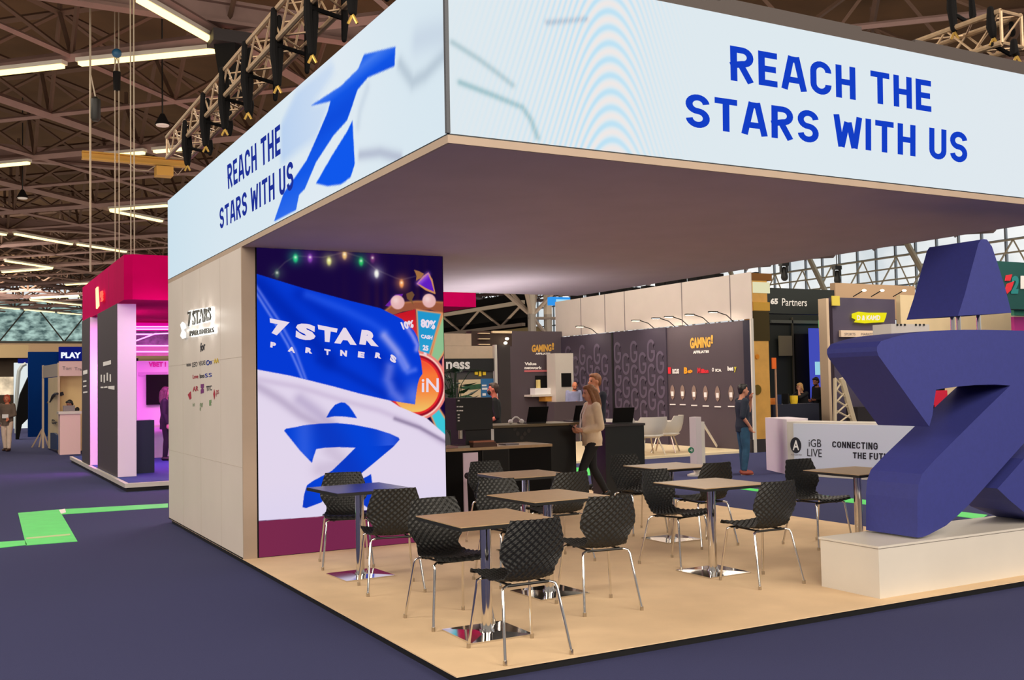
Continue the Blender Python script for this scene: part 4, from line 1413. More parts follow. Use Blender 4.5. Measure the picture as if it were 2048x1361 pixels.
t = thing('exhibition_booth', 'beige stand with a black lettered sign band behind the coffee machine', 'booth', (7.4, 15.3, 0))
mb = MB()
wall_rect(mb, 15.3, [(6.642,2.615),(8.415,2.299)], .2)
wall_rect(mb, 15.3, [(6.647,2.891),(7.784,2.618)], .2)
mb.build('upper_panel', mat('sand_panel', (206, 184, 158), .7, noise=.04), t)
mb = MB()
wall_rect(mb, 15.34, [(6.651,2.067),(8.388,-0.029)], .2)
mb.build('wall_panel', mat('slate_panel', (74, 72, 72), .7), t)
c = wall_rect(MB(), 15.24, [(6.611,2.328),(8.313,2.048)], .06).build('sign_board', M_black, t)
MB().text('ness', onY(15.23, [(7.112,2.259),(7.705,2.256),(7.701,2.088),(7.109,2.093)]), .03).build('lettering', M_whiteink, c)
wall_rect(MB(), 15.2, [(8.317,2.637),(8.381,1.390)], .1).build('corner_post', M_white, t)
c = wall_rect(MB(), 15.28, [(7.448,1.857),(7.990,1.399)], .05).build('poster', M_cream, t)
MB().prism([(7.440,1.690),(7.777,1.740),(7.992,1.759),(7.990,1.646),(7.713,1.629),(7.526,1.655)], 'Y', 15.265, 15.275).prism([(7.436,1.478),(7.648,1.518),(7.835,1.447),(7.646,1.407),(7.435,1.412)], 'Y', 15.265, 15.275).build('leaf_graphic', M_leaf, c)
c = wall_rect(MB(), 15.28, [(7.999,1.872),(8.321,1.391)], .05).build('blue_poster', mat('azure_print', (40, 110, 165), .6), t)
mb = MB()
for q in ([(8.017,1.736),(8.130,1.700)], [(8.016,1.668),(8.154,1.621)], [(8.026,1.544),(8.113,1.486)]):
    wall_rect(mb, 15.27, q, .006)
mb.build('white_print', M_whiteink, c)
mb = MB()
for q in ([(7.861,2.031),(7.935,1.963)], [(7.962,2.042),(8.023,1.928)], [(8.063,2.029),(8.138,1.949)]):
    wall_rect(mb, 15.3, q, .03)
mb.build('yellow_logo', M_yellowink, t)

t = thing('exhibition_booth', 'dark brown stand with slatted racks beside the charcoal gaming wall', 'booth', (9.0, 17.5, 0))
mb = MB()
wall_rect(mb, 17.5, [(9.633,2.739),(9.978,0.017)], .3)
mb.build('dark_wall', M_darkbrown, t)
mb = MB()
wall_rect(mb, 17.6, [(8.942,3.093),(10.090,2.706)], .3)
mb.build('rack_back', mat('umber', (50, 32, 24), .7), t)
mb = MB()
for k in range(4):
    wall_rect(mb, 17.5, [(9.100,3.039),(9.410,3.016)] if k == 0 else [(x, z - .14 * k) for x, z in [(9.100,3.039),(9.410,3.016)]], .08)
mb.build('slat', M_cream, t)
for q in ([(9.839,2.915),(9.896,2.865)], [(9.779,2.801),(9.865,2.763)]):
    x0, x1, z0, z1 = rect(q)
    MB().ell(((x0 + x1) / 2, 17.45, (z0 + z1) / 2), (.05, .05, .035), 10, 6).build('bulb', E_spot, t)
wall_rect(MB(), 17.5, [(9.483,3.092),(10.043,3.034)], .06).build('shelf', M_cream, t)

# ------------------------------------------------------------------ the charcoal gaming stand
t = thing('exhibition_booth', 'large charcoal stand with gold lettering, letter-patterned walls and white fascia', 'booth', (14.3, 17.5, 0))
MB().box(8.9, 14.3, 13.45, 22, 0, .05).build('floor_panel', mat('bright_floor', (240, 222, 184), .6), t)
mb = MB().box(14.3, 14.34, 13.38, 22.0, .05, 3.17)
mb.build('side_wall', M_gamingwall, t)
mb = MB().box(12.4, 14.3, 22.0, 22.2, .05, 3.36)
mb.build('back_wall', M_gamingwall, t)
MB().box(14.27, 14.345, 13.33, 13.38, 0, 3.2).build('corner_post', M_white, t)
MB().box(14.27, 14.3, 13.38, 13.62, .05, 3.17).build('navy_edge', mat('midnight', (22, 22, 44), .6), t)
mb = MB().box(14.32, 14.345, 13.35, 22.4, 3.2, 4.32)
fa = mb.build('fascia', M_wallbeige, t)
mb = MB()
for y in (14.1, 16.0, 18.6, 19.6, 20.9):
    mb.box(14.31, 14.32, y - .012, y + .012, 3.2, 4.32)
mb.build('panel_seam', M_greyink, fa)
mb = MB().box(14.26, 14.3, 16.65, 22.0, .05, 3.18)
gp = mb.build('pattern_panel', mat('letter_panel', (60, 52, 68), .6), t)
mb = MB().box(14.24, 14.3, 19.12, 19.2, .05, 3.18)
mb.build('panel_joint', M_black, gp)
mb = MB()
for c in range(12):
    y = 16.74 + .40 * c + (.26 if c >= 6 else 0)
    for r in range(4):
        z = .62 + .66 * r + (.33 if c % 2 else 0)
        if z < 2.5:
            mb.block('G', [(14.254, y + .35, z + .62), (14.254, y, z + .62), (14.254, y, z), (14.254, y + .35, z)], .13)
mb.build('letter_pattern', mat('letter_print', (92, 82, 102), .6), gp)


def big_logo(quad_top, quad_sub, parent):
    c = MB().text('GAMING', quad_top[0], .05)
    c.text('!', quad_top[1], .04)
    c.build('gold_lettering', mat('gold_ink', (214, 164, 70), .5), parent)
    MB().text('AFFILIATES', quad_sub, .05).build('white_lettering', M_whiteink, parent)


big_logo((onX(14.29, [(15.667,2.852),(14.852,2.837),(14.863,2.573),(15.679,2.568)]), onX(14.29, [(14.831,2.886),(14.754,2.883),(14.763,2.657),(14.840,2.660)])), onX(14.29, [(15.559,2.511),(14.924,2.500),(14.927,2.437),(15.562,2.434)]), t)
big_logo((onY(21.99, [(13.210,2.942),(13.910,2.959),(13.905,2.741),(13.187,2.711)]), onY(21.99, [(13.929,3.006),(14.002,3.006),(13.996,2.788),(13.924,2.788)])), onY(21.99, [(13.329,2.696),(13.867,2.695),(13.866,2.633),(13.327,2.634)]), t)
mb = MB()
for txt, q in (('Value', [(12.933,2.405),(13.358,2.403),(13.355,2.310),(12.931,2.313)]), ('network', [(12.930,2.283),(13.551,2.278),(13.549,2.185),(12.928,2.191)])):
    mb.text(txt, onY(21.99, q), .05)
mb.build('slogan', M_whiteink, t)
wall_rect(MB(), 21.98, [(12.922,2.160),(13.721,2.106)], .02).build('pink_line', mat('rose_ink', (196, 104, 110), .6), t)
wall_rect(MB(), 21.9, [(13.771,2.413),(13.925,2.087)], .1).build('yellow_box', M_yellowink, t)
mb = MB()
for k, (px, c) in enumerate((((1336, 734, 1342, 748), 0), ((1344, 739, 1358, 748), 1), ((1368, 735, 1374, 748), 2), ((1375, 739, 1384, 747), 2), ((1395, 736, 1401, 746), 0), ((1402, 738, 1416, 747), 0), ((1424, 736, 1428, 744), 1), ((1430, 737, 1443, 744), 1), ((1455, 733, 1469, 741), 1), ((1468, 734, 1473, 744), 3))):
    pass
LOGOS = [([(16.625,2.112),(16.495,2.108),(16.503,1.936),(16.632,1.938)], 0), ([(16.433,2.067),(16.157,2.061),(16.162,1.930),(16.438,1.935)], 1), ([(15.946,2.095),(15.802,2.092),(15.809,1.923),(15.953,1.926)], 2), ([(15.783,2.039),(15.599,2.035),(15.604,1.932),(15.787,1.936)], 2),
         ([(15.396,2.069),(15.277,2.066),(15.283,1.926),(15.402,1.928)], 0), ([(15.258,2.040),(14.963,2.034),(14.968,1.920),(15.263,1.926)], 0), ([(14.827,2.056),(14.750,2.054),(14.754,1.954),(14.831,1.955)], 1), ([(14.694,2.027),(14.466,2.022),(14.469,1.948),(14.697,1.952)], 1),
         ([(14.240,2.079),(14.019,2.073),(14.024,1.963),(14.244,1.968)], 1), ([(14.002,2.061),(13.911,2.058),(13.917,1.925),(14.007,1.926)], 3)]
mbs = [MB(), MB(), MB(), MB()]
for txt, (q, k) in zip(('I', 'RCUS', 'B', 'ets', 'M', 'illion', 'O', 'ICA', 'bet', 'y'), LOGOS):
    mbs[k].text(txt, onX(14.288, q), .06)
for mb, nm, m in zip(mbs, ('red_lettering', 'brand_lettering', 'orange_lettering', 'yellow_lettering'), (M_redink, M_whiteink, mat('orange_ink', (240, 160, 30), .6), mat('lime_ink', (200, 190, 50), .6))):
    mb.build(nm, m, t)
mb = MB()
mc = MB()
for (y, z) in [(16.456,1.445),(16.033,1.444),(15.561,1.430),(15.104,1.416),(14.641,1.403),(14.136,1.414)]:
    w, h = .10, .20
    mb.prism([(y - w, z), (y - w * .6, z - h * .7), (y, z - h), (y + w * .6, z - h * .7), (y + w, z), (y + w * .6, z + h * .7), (y, z + h), (y - w * .6, z + h * .7)], 'X', 14.284, 14.29)
    mc.box(14.28, 14.284, y - .05, y + .05, z - .1, z + .02)
    mc.box(14.28, 14.29, y - .12, y + .12, z - .34, z - .31)
mb.build('icon', mat('icon_grey', (140, 118, 108), .6), t)
mc.build('icon_caption', M_whiteink, t)
for (y, lb) in ((14.0, 'nearest to the gold pillar'), (14.9, 'second from the gold pillar'), (15.75, 'third from the gold pillar'), (16.3, 'fourth from the gold pillar'), (17.2, 'fifth from the gold pillar'), (20.0, 'at the far end of the patterned panel')):
    s = thing('arm_spotlight', 'small arm spotlight on the charcoal gaming wall, ' + lb, 'spotlight', (14.2, y, 3.17), 'arm spotlights on the charcoal wall')
    MB().tube([(14.31, y, 3.17), (14.1, y, 3.32), (13.85, y + .06, 3.40)], .012, 6).build('arm', M_black, s)
    MB().box(13.62, 13.86, y + .02, y + .12, 3.385, 3.415).build('lamp_head', M_black, s)
    MB().box(13.64, 13.84, y + .03, y + .11, 3.378, 3.386).build('diffuser', E_spot, s)
    d = bpy.data.lights.new('arm_lamp', 'SPOT')
    d.energy = 20
    d.color = (1, .86, .68)
    d.spot_size = 2.4
    d.spot_blend = .8
    d.shadow_soft_size = .1
    o = bpy.data.objects.new('arm_lamp', d)
    COL.objects.link(o)
    o.parent = s
    o.location = (-.46, .07, .19)
    o.rotation_euler = (Vector((14.3, y, 2.6)) - Vector((13.74, y, 3.36))).to_track_quat('-Z', 'Y').to_euler()

t = thing('display_cabinet', 'tall white display cabinet with a dark screen at the gaming wall', 'cabinet', (13.2, 21.4, .05))
wall_rect(MB(), 21.3, [(13.612,2.655),(14.406,0.004)], .5).build('body', M_white, t)
wall_rect(MB(), 21.28, [(13.816,2.045),(14.164,1.629)], .03).build('screen', M_blackmatt, t)
wall_rect(MB(), 21.29, [(14.451,2.699),(14.952,2.234)], .6).build('upper_box', M_wallbeige, t)
t = thing('demo_shelf', 'white shelf with a box and small yellow model on the gaming wall', 'shelf', (12.9, 21.8, 1.6))
wall_rect(MB(), 21.5, [(12.893,1.412),(13.666,1.350)], .48).build('board', M_white, t)
wall_rect(MB(), 21.6, [(13.060,1.605),(13.728,1.410)], .3).build('box', M_whiteink, t)
wall_rect(MB(), 21.55, [(13.394,1.356),(13.692,1.197)], .4).build('bracket', mat('ochre_wood', (196, 140, 50), .6), t)
wall_rect(MB(), 21.96, [(13.295,1.987),(13.949,1.591)], .03).build('back_panel', M_blackmatt, t)
wall_rect(MB(), 21.7, [(13.212,1.862),(13.312,1.601)], .1).build('model', mat('pale_yellow', (220, 200, 130), .6), t)
tag(wall_rect(MB(), 19.8, [(12.636,1.202),(14.090,0.044)], .4).build('demo_counter', M_gamingwall), 'grey front counter where the bald man in the gaming stand leans', 'counter')


def tub_chair(x, y, rz, label):
    t = thing('tub_chair', label, 'chair', (x, y, .05), 'white tub chairs in the gaming stand')
    mb = MB()
    n = 18
    prof = []
    vs, fs = [], []
    for k in range(n + 1):
        a = math.radians(-20 + 220 * k / n)
        h = .78 if 30 < math.degrees(a) < 150 else .66
        for (r, z) in ((.20, .36), (.29, .46), (.33, .60), (.35, h), (.32, h), (.30, .60), (.26, .46), (.17, .40)):
            vs.append((x + r * math.cos(a), y + r * math.sin(a), .05 + z))
    m = 8
    for k in range(n):
        for j in range(m - 1):
            fs.append((k * m + j, (k + 1) * m + j, (k + 1) * m + j + 1, k * m + j + 1))
    mb.add(vs, fs)
    mb.build('tub', M_white, t, True)
    MB().loft([(x, y, .40, .2, .2), (x, y, .44, .29, .27), (x, y, .48, .27, .25)], 18).build('seat', M_white, t, True)
    for sx, sy in ((-1, -1), (1, -1), (1, 1), (-1, 1)):
        MB().tube([(x + .12 * sx, y + .12 * sy, .44), (x + .22 * sx, y + .22 * sy, .05)], .014, 8).build('leg', M_steel, t)
    t.rotation_euler = (0, 0, rz)
    t.scale = (1.3, 1.3, 1.12)


tub_chair(10.75, 13.95, 2.7, 'white tub chair nearest the black bar end block, back to the camera')
tub_chair(11.65, 14.0, 3.0, 'white tub chair standing in the middle between bar block and white sign post')
tub_chair(12.45, 14.4, -2.4, 'white tub chair partly behind the white sign post')
t = thing('meeting_table', 'white round meeting table between the white tub chairs', 'table', (11.7, 15.1, .05))
MB().loft([(11.7, 15.1, .76, .45, .45), (11.7, 15.1, .79, .45, .45)], 28).build('tabletop', M_white, t)
MB().tube([(11.7, 15.1, .05), (11.7, 15.1, .76)], .03, 12).build('pole', M_steel, t)
MB().loft([(11.7, 15.1, .05, .25, .25), (11.7, 15.1, .07, .22, .22)], 20).build('base', M_steel, t)
p, q = [(14.363,14.787)][0], [(13.920,0.735)][0]
tag(MB().tube([(13.2, q[0], q[1]), (p[0], p[1], .06)], .03, 8).build('leaning_pole', M_whiteink), 'thin white pole leaning against the charcoal wall behind the tub chairs', 'pole')

# white sign post in the aisle
PX = 9.44
t = thing('sign_post', 'white sign post with round green sign behind the farthest table', 'post', (PX, 9.5, 0))
MB().obox((PX, 9.35), (1, .3), .17, .14, .12, 1.075, -.17).build('front_column', mat('pale_grey_post', (204, 194, 196), .5), t)
MB().obox((PX, 9.40), (1, .3), .16, .14, .12, .98).build('body', M_white, t)
MB().loft([(PX, 9.5, 0, .2, .15), (PX, 9.5, .03, .2, .15), (PX, 9.5, .06, .06, .05), (PX, 9.5, .13, .1, .08)], 16).build('foot', M_white, t, True)
(sx, sz) = [(9.139,0.488)][0]
c = MB().tube([(sx, 9.29, sz), (sx - .004, 9.275, sz)], .055, 20).build('round_sign', mat('sign_green', (20, 110, 78), .5), t)
MB().box(sx - .03, sx + .02, 9.268, 9.274, sz - .008, sz + .008).prism([(sx + .0, sz - .03), (sx + .035, sz), (sx + .0, sz + .03)], 'Y', 9.268, 9.274).build('arrow', M_whiteink, c)

# ------------------------------------------------------------------ gold pillar and the dark stand behind
t = thing('gold_pillar', 'mirrored gold pillar with panels at the corner of the charcoal stand', 'pillar', (14.65, 13.5, 0))
wall_rect(MB(), 13.4, [(14.389,4.138),(14.874,0.280)], .3).build('body', M_gold, t)
wall_rect(MB(), 13.38, [(14.362,4.304),(15.024,4.132)], .33).build('cap', mat('bronze', (140, 92, 40), .4, .6), t)
wall_rect(MB(), 13.38, [(14.416,4.089),(14.947,3.825)], .03).build('light_panel', emit('pillar_light', (236, 232, 190), .9), t)
wall_rect(MB(), 13.38, [(14.390,3.389),(14.902,2.670)], .03).build('dark_panel', mat('dark_gold', (70, 56, 16), .3, .5), t)
wall_rect(MB(), 13.38, [(14.398,3.606),(14.930,3.399)], .03).build('gold_band', mat('light_gold', (226, 172, 70), .3, .6), t)
wall_rect(MB(), 13.36, [(14.208,0.310),(14.855,-0.053)], .36).build('plinth', M_darkbrown, t)
(sx, sz) = [(14.459,1.493)][0]
mb = MB()
mb.tube([(sx, 13.39, sz), (sx, 13.375, sz)], .12, 20)
mb.build('round_emblem', mat('olive_gold', (120, 96, 30), .4, .5), t)
(sx, sz) = [(14.489,2.284)][0]
MB().tube([(sx, 13.39, sz), (sx, 13.38, sz)], .06, 16).build('orange_emblem', mat('orange_gold', (226, 140, 30), .4, .3), t)
tag(MB().box(14.55, 14.9, 12.9, 13.2, 0, .02).build('cable_cover', M_darkbrown), 'flat dark cable cover on the carpet by the gold pillar', 'cover')

t = thing('exhibition_booth', 'black stand with white lettering above a dim interior, right of the gold pillar', 'booth', (18.6, 17, 0))
hd = wall_rect(MB(), 16, [(17.032,4.275),(19.847,3.563)], .3).build('header', mat('bottle_black', (24, 32, 30), .6), t)
MB().text('65', onY(15.99, [(17.394,3.979),(17.670,3.986),(17.663,3.819),(17.387,3.813)]), .06).build('lettering', M_whiteink, hd)
MB().text('Partners', onY(15.99, [(17.819,3.990),(18.763,3.998),(18.754,3.785),(17.810,3.780)]), .01).build('lettering', M_whiteink, hd)
mb = MB()
wall_rect(mb, 19, [(19.749,3.846),(22.850,-0.266)], .2)
mb.build('rear_wall', mat('green_black', (30, 36, 34), .7), t)
wall_rect(MB(), 18.9, [(20.124,3.610),(22.201,3.509)], .08).build('light_rail', mat('rail_grey', (84, 88, 84), .6), t)
wall_rect(MB(), 18.9, [(21.035,3.702),(20.992,0.606)], .06).build('frame_post', mat('post_olive', (70, 66, 54), .6), t)
wall_rect(MB(), 18.88, [(21.079,3.176),(21.680,1.065)], .04).build('black_screen', M_blackmatt, t)
wall_rect(MB(), 18.6, [(21.476,3.339),(22.051,1.057)], .1).build('lit_panel', E_bluelight, t)
wall_rect(MB(), 18.5, [(21.567,2.271),(21.983,1.854)], .05).build('screen', E_cyan, t)
wall_rect(MB(), 18.5, [(21.777,3.607),(22.027,3.354)], .05).build('exit_sign', E_green, t)
wall_rect(MB(), 18.85, [(20.370,3.106),(20.914,2.475)], .04).build('lit_patch', mat('warm_grey', (120, 112, 92), .7), t)
tag(wall_rect(MB(), 15.2, [(16.633,1.064),(18.289,0.017)], .5).build('reception_desk', mat('desk_navy', (34, 36, 52), .5)), 'dark reception desk with two people behind it, right of the gold pillar', 'desk')
t = thing('lollipop_sign', 'orange board on a pale post at the reception desk', 'sign', (17, 15.1, .0))
wall_rect(MB(), 15.1, [(16.554,2.307),(16.700,2.015)], .03).build('board', mat('orange_board', (240, 110, 30), .6), t)
wall_rect(MB(), 15.12, [(16.713,2.307),(16.683,-0.190)], .04).build('post', mat('pale_post', (206, 160, 130), .6), t)
for q, nm, m, lb, cat in (([(16.697,1.234),(16.974,1.054)], 'leaflet_box', mat('orange_box', (232, 130, 36), .6), 'orange leaflet box on the left end of the reception desk', 'box'),
                          ([(16.985,1.321),(17.099,1.051)], 'desk_screen', M_navy, 'small blue card holder on the reception desk', 'holder'),
                          ([(17.147,1.345),(17.404,1.043)], 'desk_monitor', M_blackmatt, 'black monitor back on the reception desk', 'monitor'),
                          ([(17.451,1.284),(17.696,1.063)], 'sweet_bowl', M_yellowink, 'yellow and violet tub on the reception desk', 'tub')):
    x0, x1, z0, z1 = rect(q)
    tag(MB().loft([((x0 + x1) / 2, 15.4, z0, (x1 - x0) * .42, .08), ((x0 + x1) / 2, 15.4, z0 + (z1 - z0) * .5, (x1 - x0) * .5, .09), ((x0 + x1) / 2, 15.4, z1, (x1 - x0) * .5, .09)], 4 if nm != 'sweet_bowl' else 14).build(nm, m), lb, cat)

# ------------------------------------------------------------------ stand with the yellow brush logo
t = thing('exhibition_booth', 'cream and dark stand with yellow brush logo behind the sculpture', 'booth', (20.5, 15.5, 0))
wall_rect(MB(), 16.5, [(20.413,4.554),(23.841,3.507)], .2).build('upper_wall', mat('tan_wall', (196, 164, 132), .7), t)
wall_rect(MB(), 15.2, [(18.916,3.978),(21.405,-0.420)], .15).build('print_wall', mat('aubergine_print', (78, 70, 92), .6, noise=.08, nscale=1), t)
wall_rect(MB(), 15.1, [(18.584,3.934),(18.679,-0.284)], .3).build('corner_post', mat('warm_white_post', (222, 196, 166), .6), t)
wall_rect(MB(), 15.25, [(21.695,4.124),(26.810,2.524)], .15).build('cream_wall', M_cream, t)
sg = MB().prism([(19.614,3.528),(19.852,3.589),(20.227,3.567),(20.973,3.580),(20.926,3.450),(20.838,3.306),(20.413,3.286),(20.114,3.268),(19.681,3.291),(19.763,3.362),(19.609,3.416)], 'Y', 15.12, 15.16).build('brush_sign', E_yellow, t)
MB().text('D & KAMD', onY(15.11, [(19.765,3.486),(20.701,3.501),(20.674,3.358),(19.758,3.346)]), .04).build('lettering', M_whiteink, sg)
ls = wall_rect(MB(), 15.1, [(19.114,3.059),(21.250,2.877)], .08).build('lit_strip', mat('strip_cream', (236, 212, 186), .6), t)
MB().text('SPORTS', onY(15.09, [(19.235,2.990),(19.661,2.993),(19.658,2.923),(19.232,2.920)]), .0).build('lettering', M_greyink, ls)
MB().text('MARKETING', onY(15.09, [(19.897,2.995),(20.553,3.000),(20.550,2.929),(19.893,2.925)]), .0).build('lettering', M_greyink, ls)
wall_rect(MB(), 15.1, [(18.814,4.009),(19.107,3.738)], .03).build('gold_corner', mat('lemon_print', (226, 206, 80), .6), t)
mb = MB()
for k in range(3):
    x, z = [(19.740,4.018),(20.454,4.036),(21.350,4.059)][k]
    s = MB().tube([(x, 15.2, z), (x, 14.8, z + .15)], .015, 6).build('spot_arm', M_black, t)
    MB().ell((x, 14.8, z + .14), (.07, .05, .03), 10, 6).build('spot_head', E_spot, s)
t = thing('ventilation_box', 'pale grey box with rows of holes above the sculpture shoulder', 'box', (19, 13, 3.1))
mb = MB()
wall_rect(mb, 13.0, [(18.680,3.105),(20.124,2.569)], .6)
mb.build('casing', mat('grey_casing', (206, 200, 196), .5), t)
mb = MB()
for (px, pz) in [(18.907,3.081),(19.038,3.083),(19.187,3.085),(19.602,3.090),(19.755,3.091),(19.908,3.093)]:
    mb.box(px - .03, px + .03, 12.985, 13.0, pz - .025, pz + .025)
mb.build('vent_hole', M_black, t)
tag(wall_rect(MB(), 13.2, [(18.900,2.899),(24.294,2.444)], .5).build('header_beam', mat('greige_beam', (192, 178, 166), .6)), 'long greige beam behind the shoulder of the sculpture', 'beam')
t = thing('ladder_prop', 'pale triangular lattice prop behind the info counter', 'prop', (17.9, 13.8, 0))
a, b, c_, d_ = [(17.469,1.734),(17.384,-0.160),(17.701,1.731),(18.162,0.386)]
mb = MB().tube([(a[0], 13.8, a[1]), (b[0], 13.8, b[1])], .05, 6).tube([(c_[0], 13.8, c_[1]), (d_[0], 13.8, d_[1]), (d_[0] + .15, 13.8, 0)], .08, 6)
mb.build('rail', mat('bone_steel', (206, 190, 160), .5), t)
mb = MB()
for k in range(5):
    z = a[1] - .28 * k
    mb.tube([(a[0], 13.8, z), (c_[0] + (d_[0] - c_[0]) * .2 * k, 13.8, z - .2)], .025, 5).tube([(a[0], 13.8, z - .35), (c_[0] + (d_[0] - c_[0]) * .2 * k, 13.8, z - .1)], .025, 5)
mb.build('bracing', mat('bone_steel', (206, 190, 160), .5), t)
tag(wall_rect(MB(), 14.2, [(18.678,0.952),(20.046,-0.306)], .4).build('low_table', M_darkbrown), 'dark low cabinet between lattice prop and sculpture', 'cabinet')

t = thing('exhibition_booth', 'dark green stand with red and teal emblem cut by the right photo edge', 'booth', (24.5, 13, 0))
hd = wall_rect(MB(), 13.0, [(22.899,4.907),(26.191,3.577)], .3).build('header', mat('deep_teal', (12, 74, 70), .6), t)
mb = MB().prism([(23.320,4.516),(23.583,4.553),(23.484,4.367),(23.267,4.360)], 'Y', 12.97, 12.99).prism([(23.349,4.279),(23.659,4.359),(23.512,4.115),(23.331,3.998),(23.252,4.108)], 'Y', 12.97, 12.99)
mb.build('red_emblem', M_redink, hd)
MB().text('2', onY(12.98, [(23.581,4.511),(23.933,4.523),(23.812,4.011),(23.505,4.003)]), .06).build('teal_emblem', mat('teal_ink', (30, 130, 130), .6), hd)
MB().text('B', onY(12.98, [(23.955,4.524),(24.514,4.543),(24.490,4.171),(23.931,4.155)]), .06).build('lettering', M_whiteink, hd)
mb = MB()
wall_rect(mb, 13.3, [(24.066,3.617),(26.647,3.428)], .1)
mb.build('teal_stripe', mat('sea_green', (70, 160, 130), .6), t)
wall_rect(MB(), 13.3, [(24.051,3.388),(26.579,2.448)], .1).build('magenta_wall', mat('magenta_wall', (176, 40, 130), .6), t)
t = thing('roll_up_banner', 'red and black banner glimpsed through the gap of the sculpture', 'banner', (18.5, 12, 0))
x0, x1, z0, z1 = rect([(18.939,1.377),(19.442,0.766)])
MB().box(x0, x1, 12, 12.03, 0, z0 + .25).build('black_panel', M_blackmatt, t)
MB().box(x0 + .03, x1, 11.98, 12.03, z0 - .1, z1).build('red_panel', mat('poster_red', (226, 24, 64), .6), t)
MB().box(x1, x1 + .5, 12, 12.05, 0, z1 + .1).build('pale_panel', M_cream, t)

# ------------------------------------------------------------------ info counter with printed front
CA, CD = (10.77, 8.57), (.20, -.98)
t = thing('info_counter', 'white angled info counter with printed slogan behind the sculpture', 'counter', (11.3, 7.5, 0))
MB().obox(CA, CD, 3.3, .6, 0, .96).build('body', M_white, t)
E2 = (11.24, 9.64)
MB().prism([CA, (CA[0] + .62, CA[1] + .1), (E2[0] + .5, E2[1] - .1), E2], 'Z', 0, 1.0).build('end_block', mat('lilac_white', (222, 212, 222), .5), t)
q = [(0.037,0.906),(0.006,0.049),(2.001,0.940)]
pn = MB().obox(CA, CD, 2.35, .02, .1, .93, .15, -.02).build('front_print', mat('ice_print', (206, 214, 232), .5), t)
for txt, q in (('iGB', [(0.466,0.656),(0.719,0.663),(0.714,0.523),(0.461,0.523)]), ('LIVE', [(0.429,0.487),(0.723,0.488),(0.718,0.348),(0.424,0.354)])):
    MB().text(txt, onV(CA, CD, .024, q), .0).build('lettering', M_ink, pn)
for txt, q in (('CONNECTING', [(0.937,0.635),(1.799,0.635),(1.795,0.518),(0.933,0.530)]), ('THE FUTURE', [(1.327,0.458),(2.161,0.465),(2.157,0.342),(1.323,0.356)])):
    MB().block(txt, onV(CA, CD, .024, q), .19).build('lettering', M_ink, pn)
ring = [(0.192,0.541),(0.307,0.545),(0.187,0.398)]
rx, rz = abs(ring[1][0] - ring[0][0]), abs(ring[2][1] - ring[0][1])
c0 = ring[0]
lg = MB()
lg.add(onV(CA, CD, .023, [(c0[0] + rx * math.cos(a * .25), c0[1] + rz * math.sin(a * .25)) for a in range(26)]), [tuple(range(26))])
lg.build('round_emblem', M_ink, pn)
MB().text('A', onV(CA, CD, .026, [(0.133,0.629),(0.269,0.633),(0.262,0.454),(0.126,0.449)]), .02).build('emblem_letter', M_whiteink, pn)
MB().text('AFFILIATES', onV(CA, CD, .024, [(0.082,0.385),(0.312,0.385),(0.311,0.358),(0.081,0.358)]), .0).build('small_caption', M_greyink, pn)

# green floor tape
for nm, pl, lb in (('floor_tape', [(-1.656,11.170),(-1.103,11.264),(-1.234,7.550),(-1.773,7.575)], 'large square green floor patch in the aisle left of the stand'),
                   ('floor_tape', [(-1.103,11.264),(0.412,11.040),(0.309,10.478),(-1.139,10.561)], 'thin green tape line running from the square patch to the cream wall'),
                   ('floor_tape', [(-2.326,8.063),(-2.017,8.070),(-1.756,8.022),(-1.760,7.611),(-2.038,7.547),(-2.336,7.506)], 'thin green tape line leaving the photo at the left edge'),
                   ('floor_tape', [(8.458,7.527),(8.601,7.511),(8.754,6.222),(8.813,4.751),(8.720,3.352),(8.709,2.987),(8.288,2.778),(8.403,4.058),(8.360,5.921)], 'long green tape strip on the carpet behind the platform'),
                   ('floor_tape', [(8.721,12.533),(9.005,11.949),(8.130,10.642),(7.796,11.070)], 'green tape patch seen between the legs of the walking woman')):
    o = MB().prism(pl, 'Z', .0005, .004).build(nm, M_greentape)
    tag(o, lb, 'floor tape', 'green floor tape')
t = thing('tape_scrap', 'white tape scrap at the corner of the square green patch', 'scrap', ([(-1.084,10.950)][0][0], [(-1.084,10.950)][0][1], .004))
MB().prism([(-1.109,11.193),(-1.020,11.276),(-1.053,10.780),(-1.133,10.627)], 'Z', .004, .006).build('paper', M_whiteink, t)
tag(MB().prism([(-1.731,8.246),(-1.242,8.292),(-1.251,8.145),(-1.735,8.103)], 'Z', .0045, .0065).build('tape_strip', mat('pale_tape', (180, 206, 140), .6)), 'pale strip of tape across the lower part of the square green patch', 'tape')

# ------------------------------------------------------------------ crimson booth on the left
E_magenta = emit('magenta_light_panel', (226, 10, 150), 1.0)
M_lilac = mat('lilac_wall', (226, 200, 226), .5)
t = thing('exhibition_booth', 'crimson-topped booth with pink neon inside, left of the cream wall', 'booth', (3.7, 17, 0))
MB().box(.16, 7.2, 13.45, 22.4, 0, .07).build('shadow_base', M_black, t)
MB().box(.13, 7.2, 13.41, 22.45, .07, .145).build('platform_edge', M_white, t)
MB().box(.2, 7.15, 13.5, 22.4, .145, .152).build('carpet_top', mat('blue_carpet', (30, 58, 130), .9, bump=.3, bscale=300), t)
mb = MB().prism([(.2, 13.98), (.33, 13.85), (7.18, 13.85), (7.18, 20.35), (.2, 20.35)], 'Z', 3.37, 4.18)
hd = mb.build('fascia', M_crimson, t)
MB().box(.198, .2, 15.9, 15.912, 3.37, 4.18).box(.95, .96, 13.845, 13.85, 3.37, 4.18).build('fabric_seam', mat('deep_crimson', (140, 6, 56), .7), hd)
MB().prism([(17.633,3.901),(17.390,3.920),(17.235,3.512),(17.556,3.474)], 'X', .16, .19).build('lit_stroke', emit('sign_glow', (255, 170, 120), 3.0), hd)
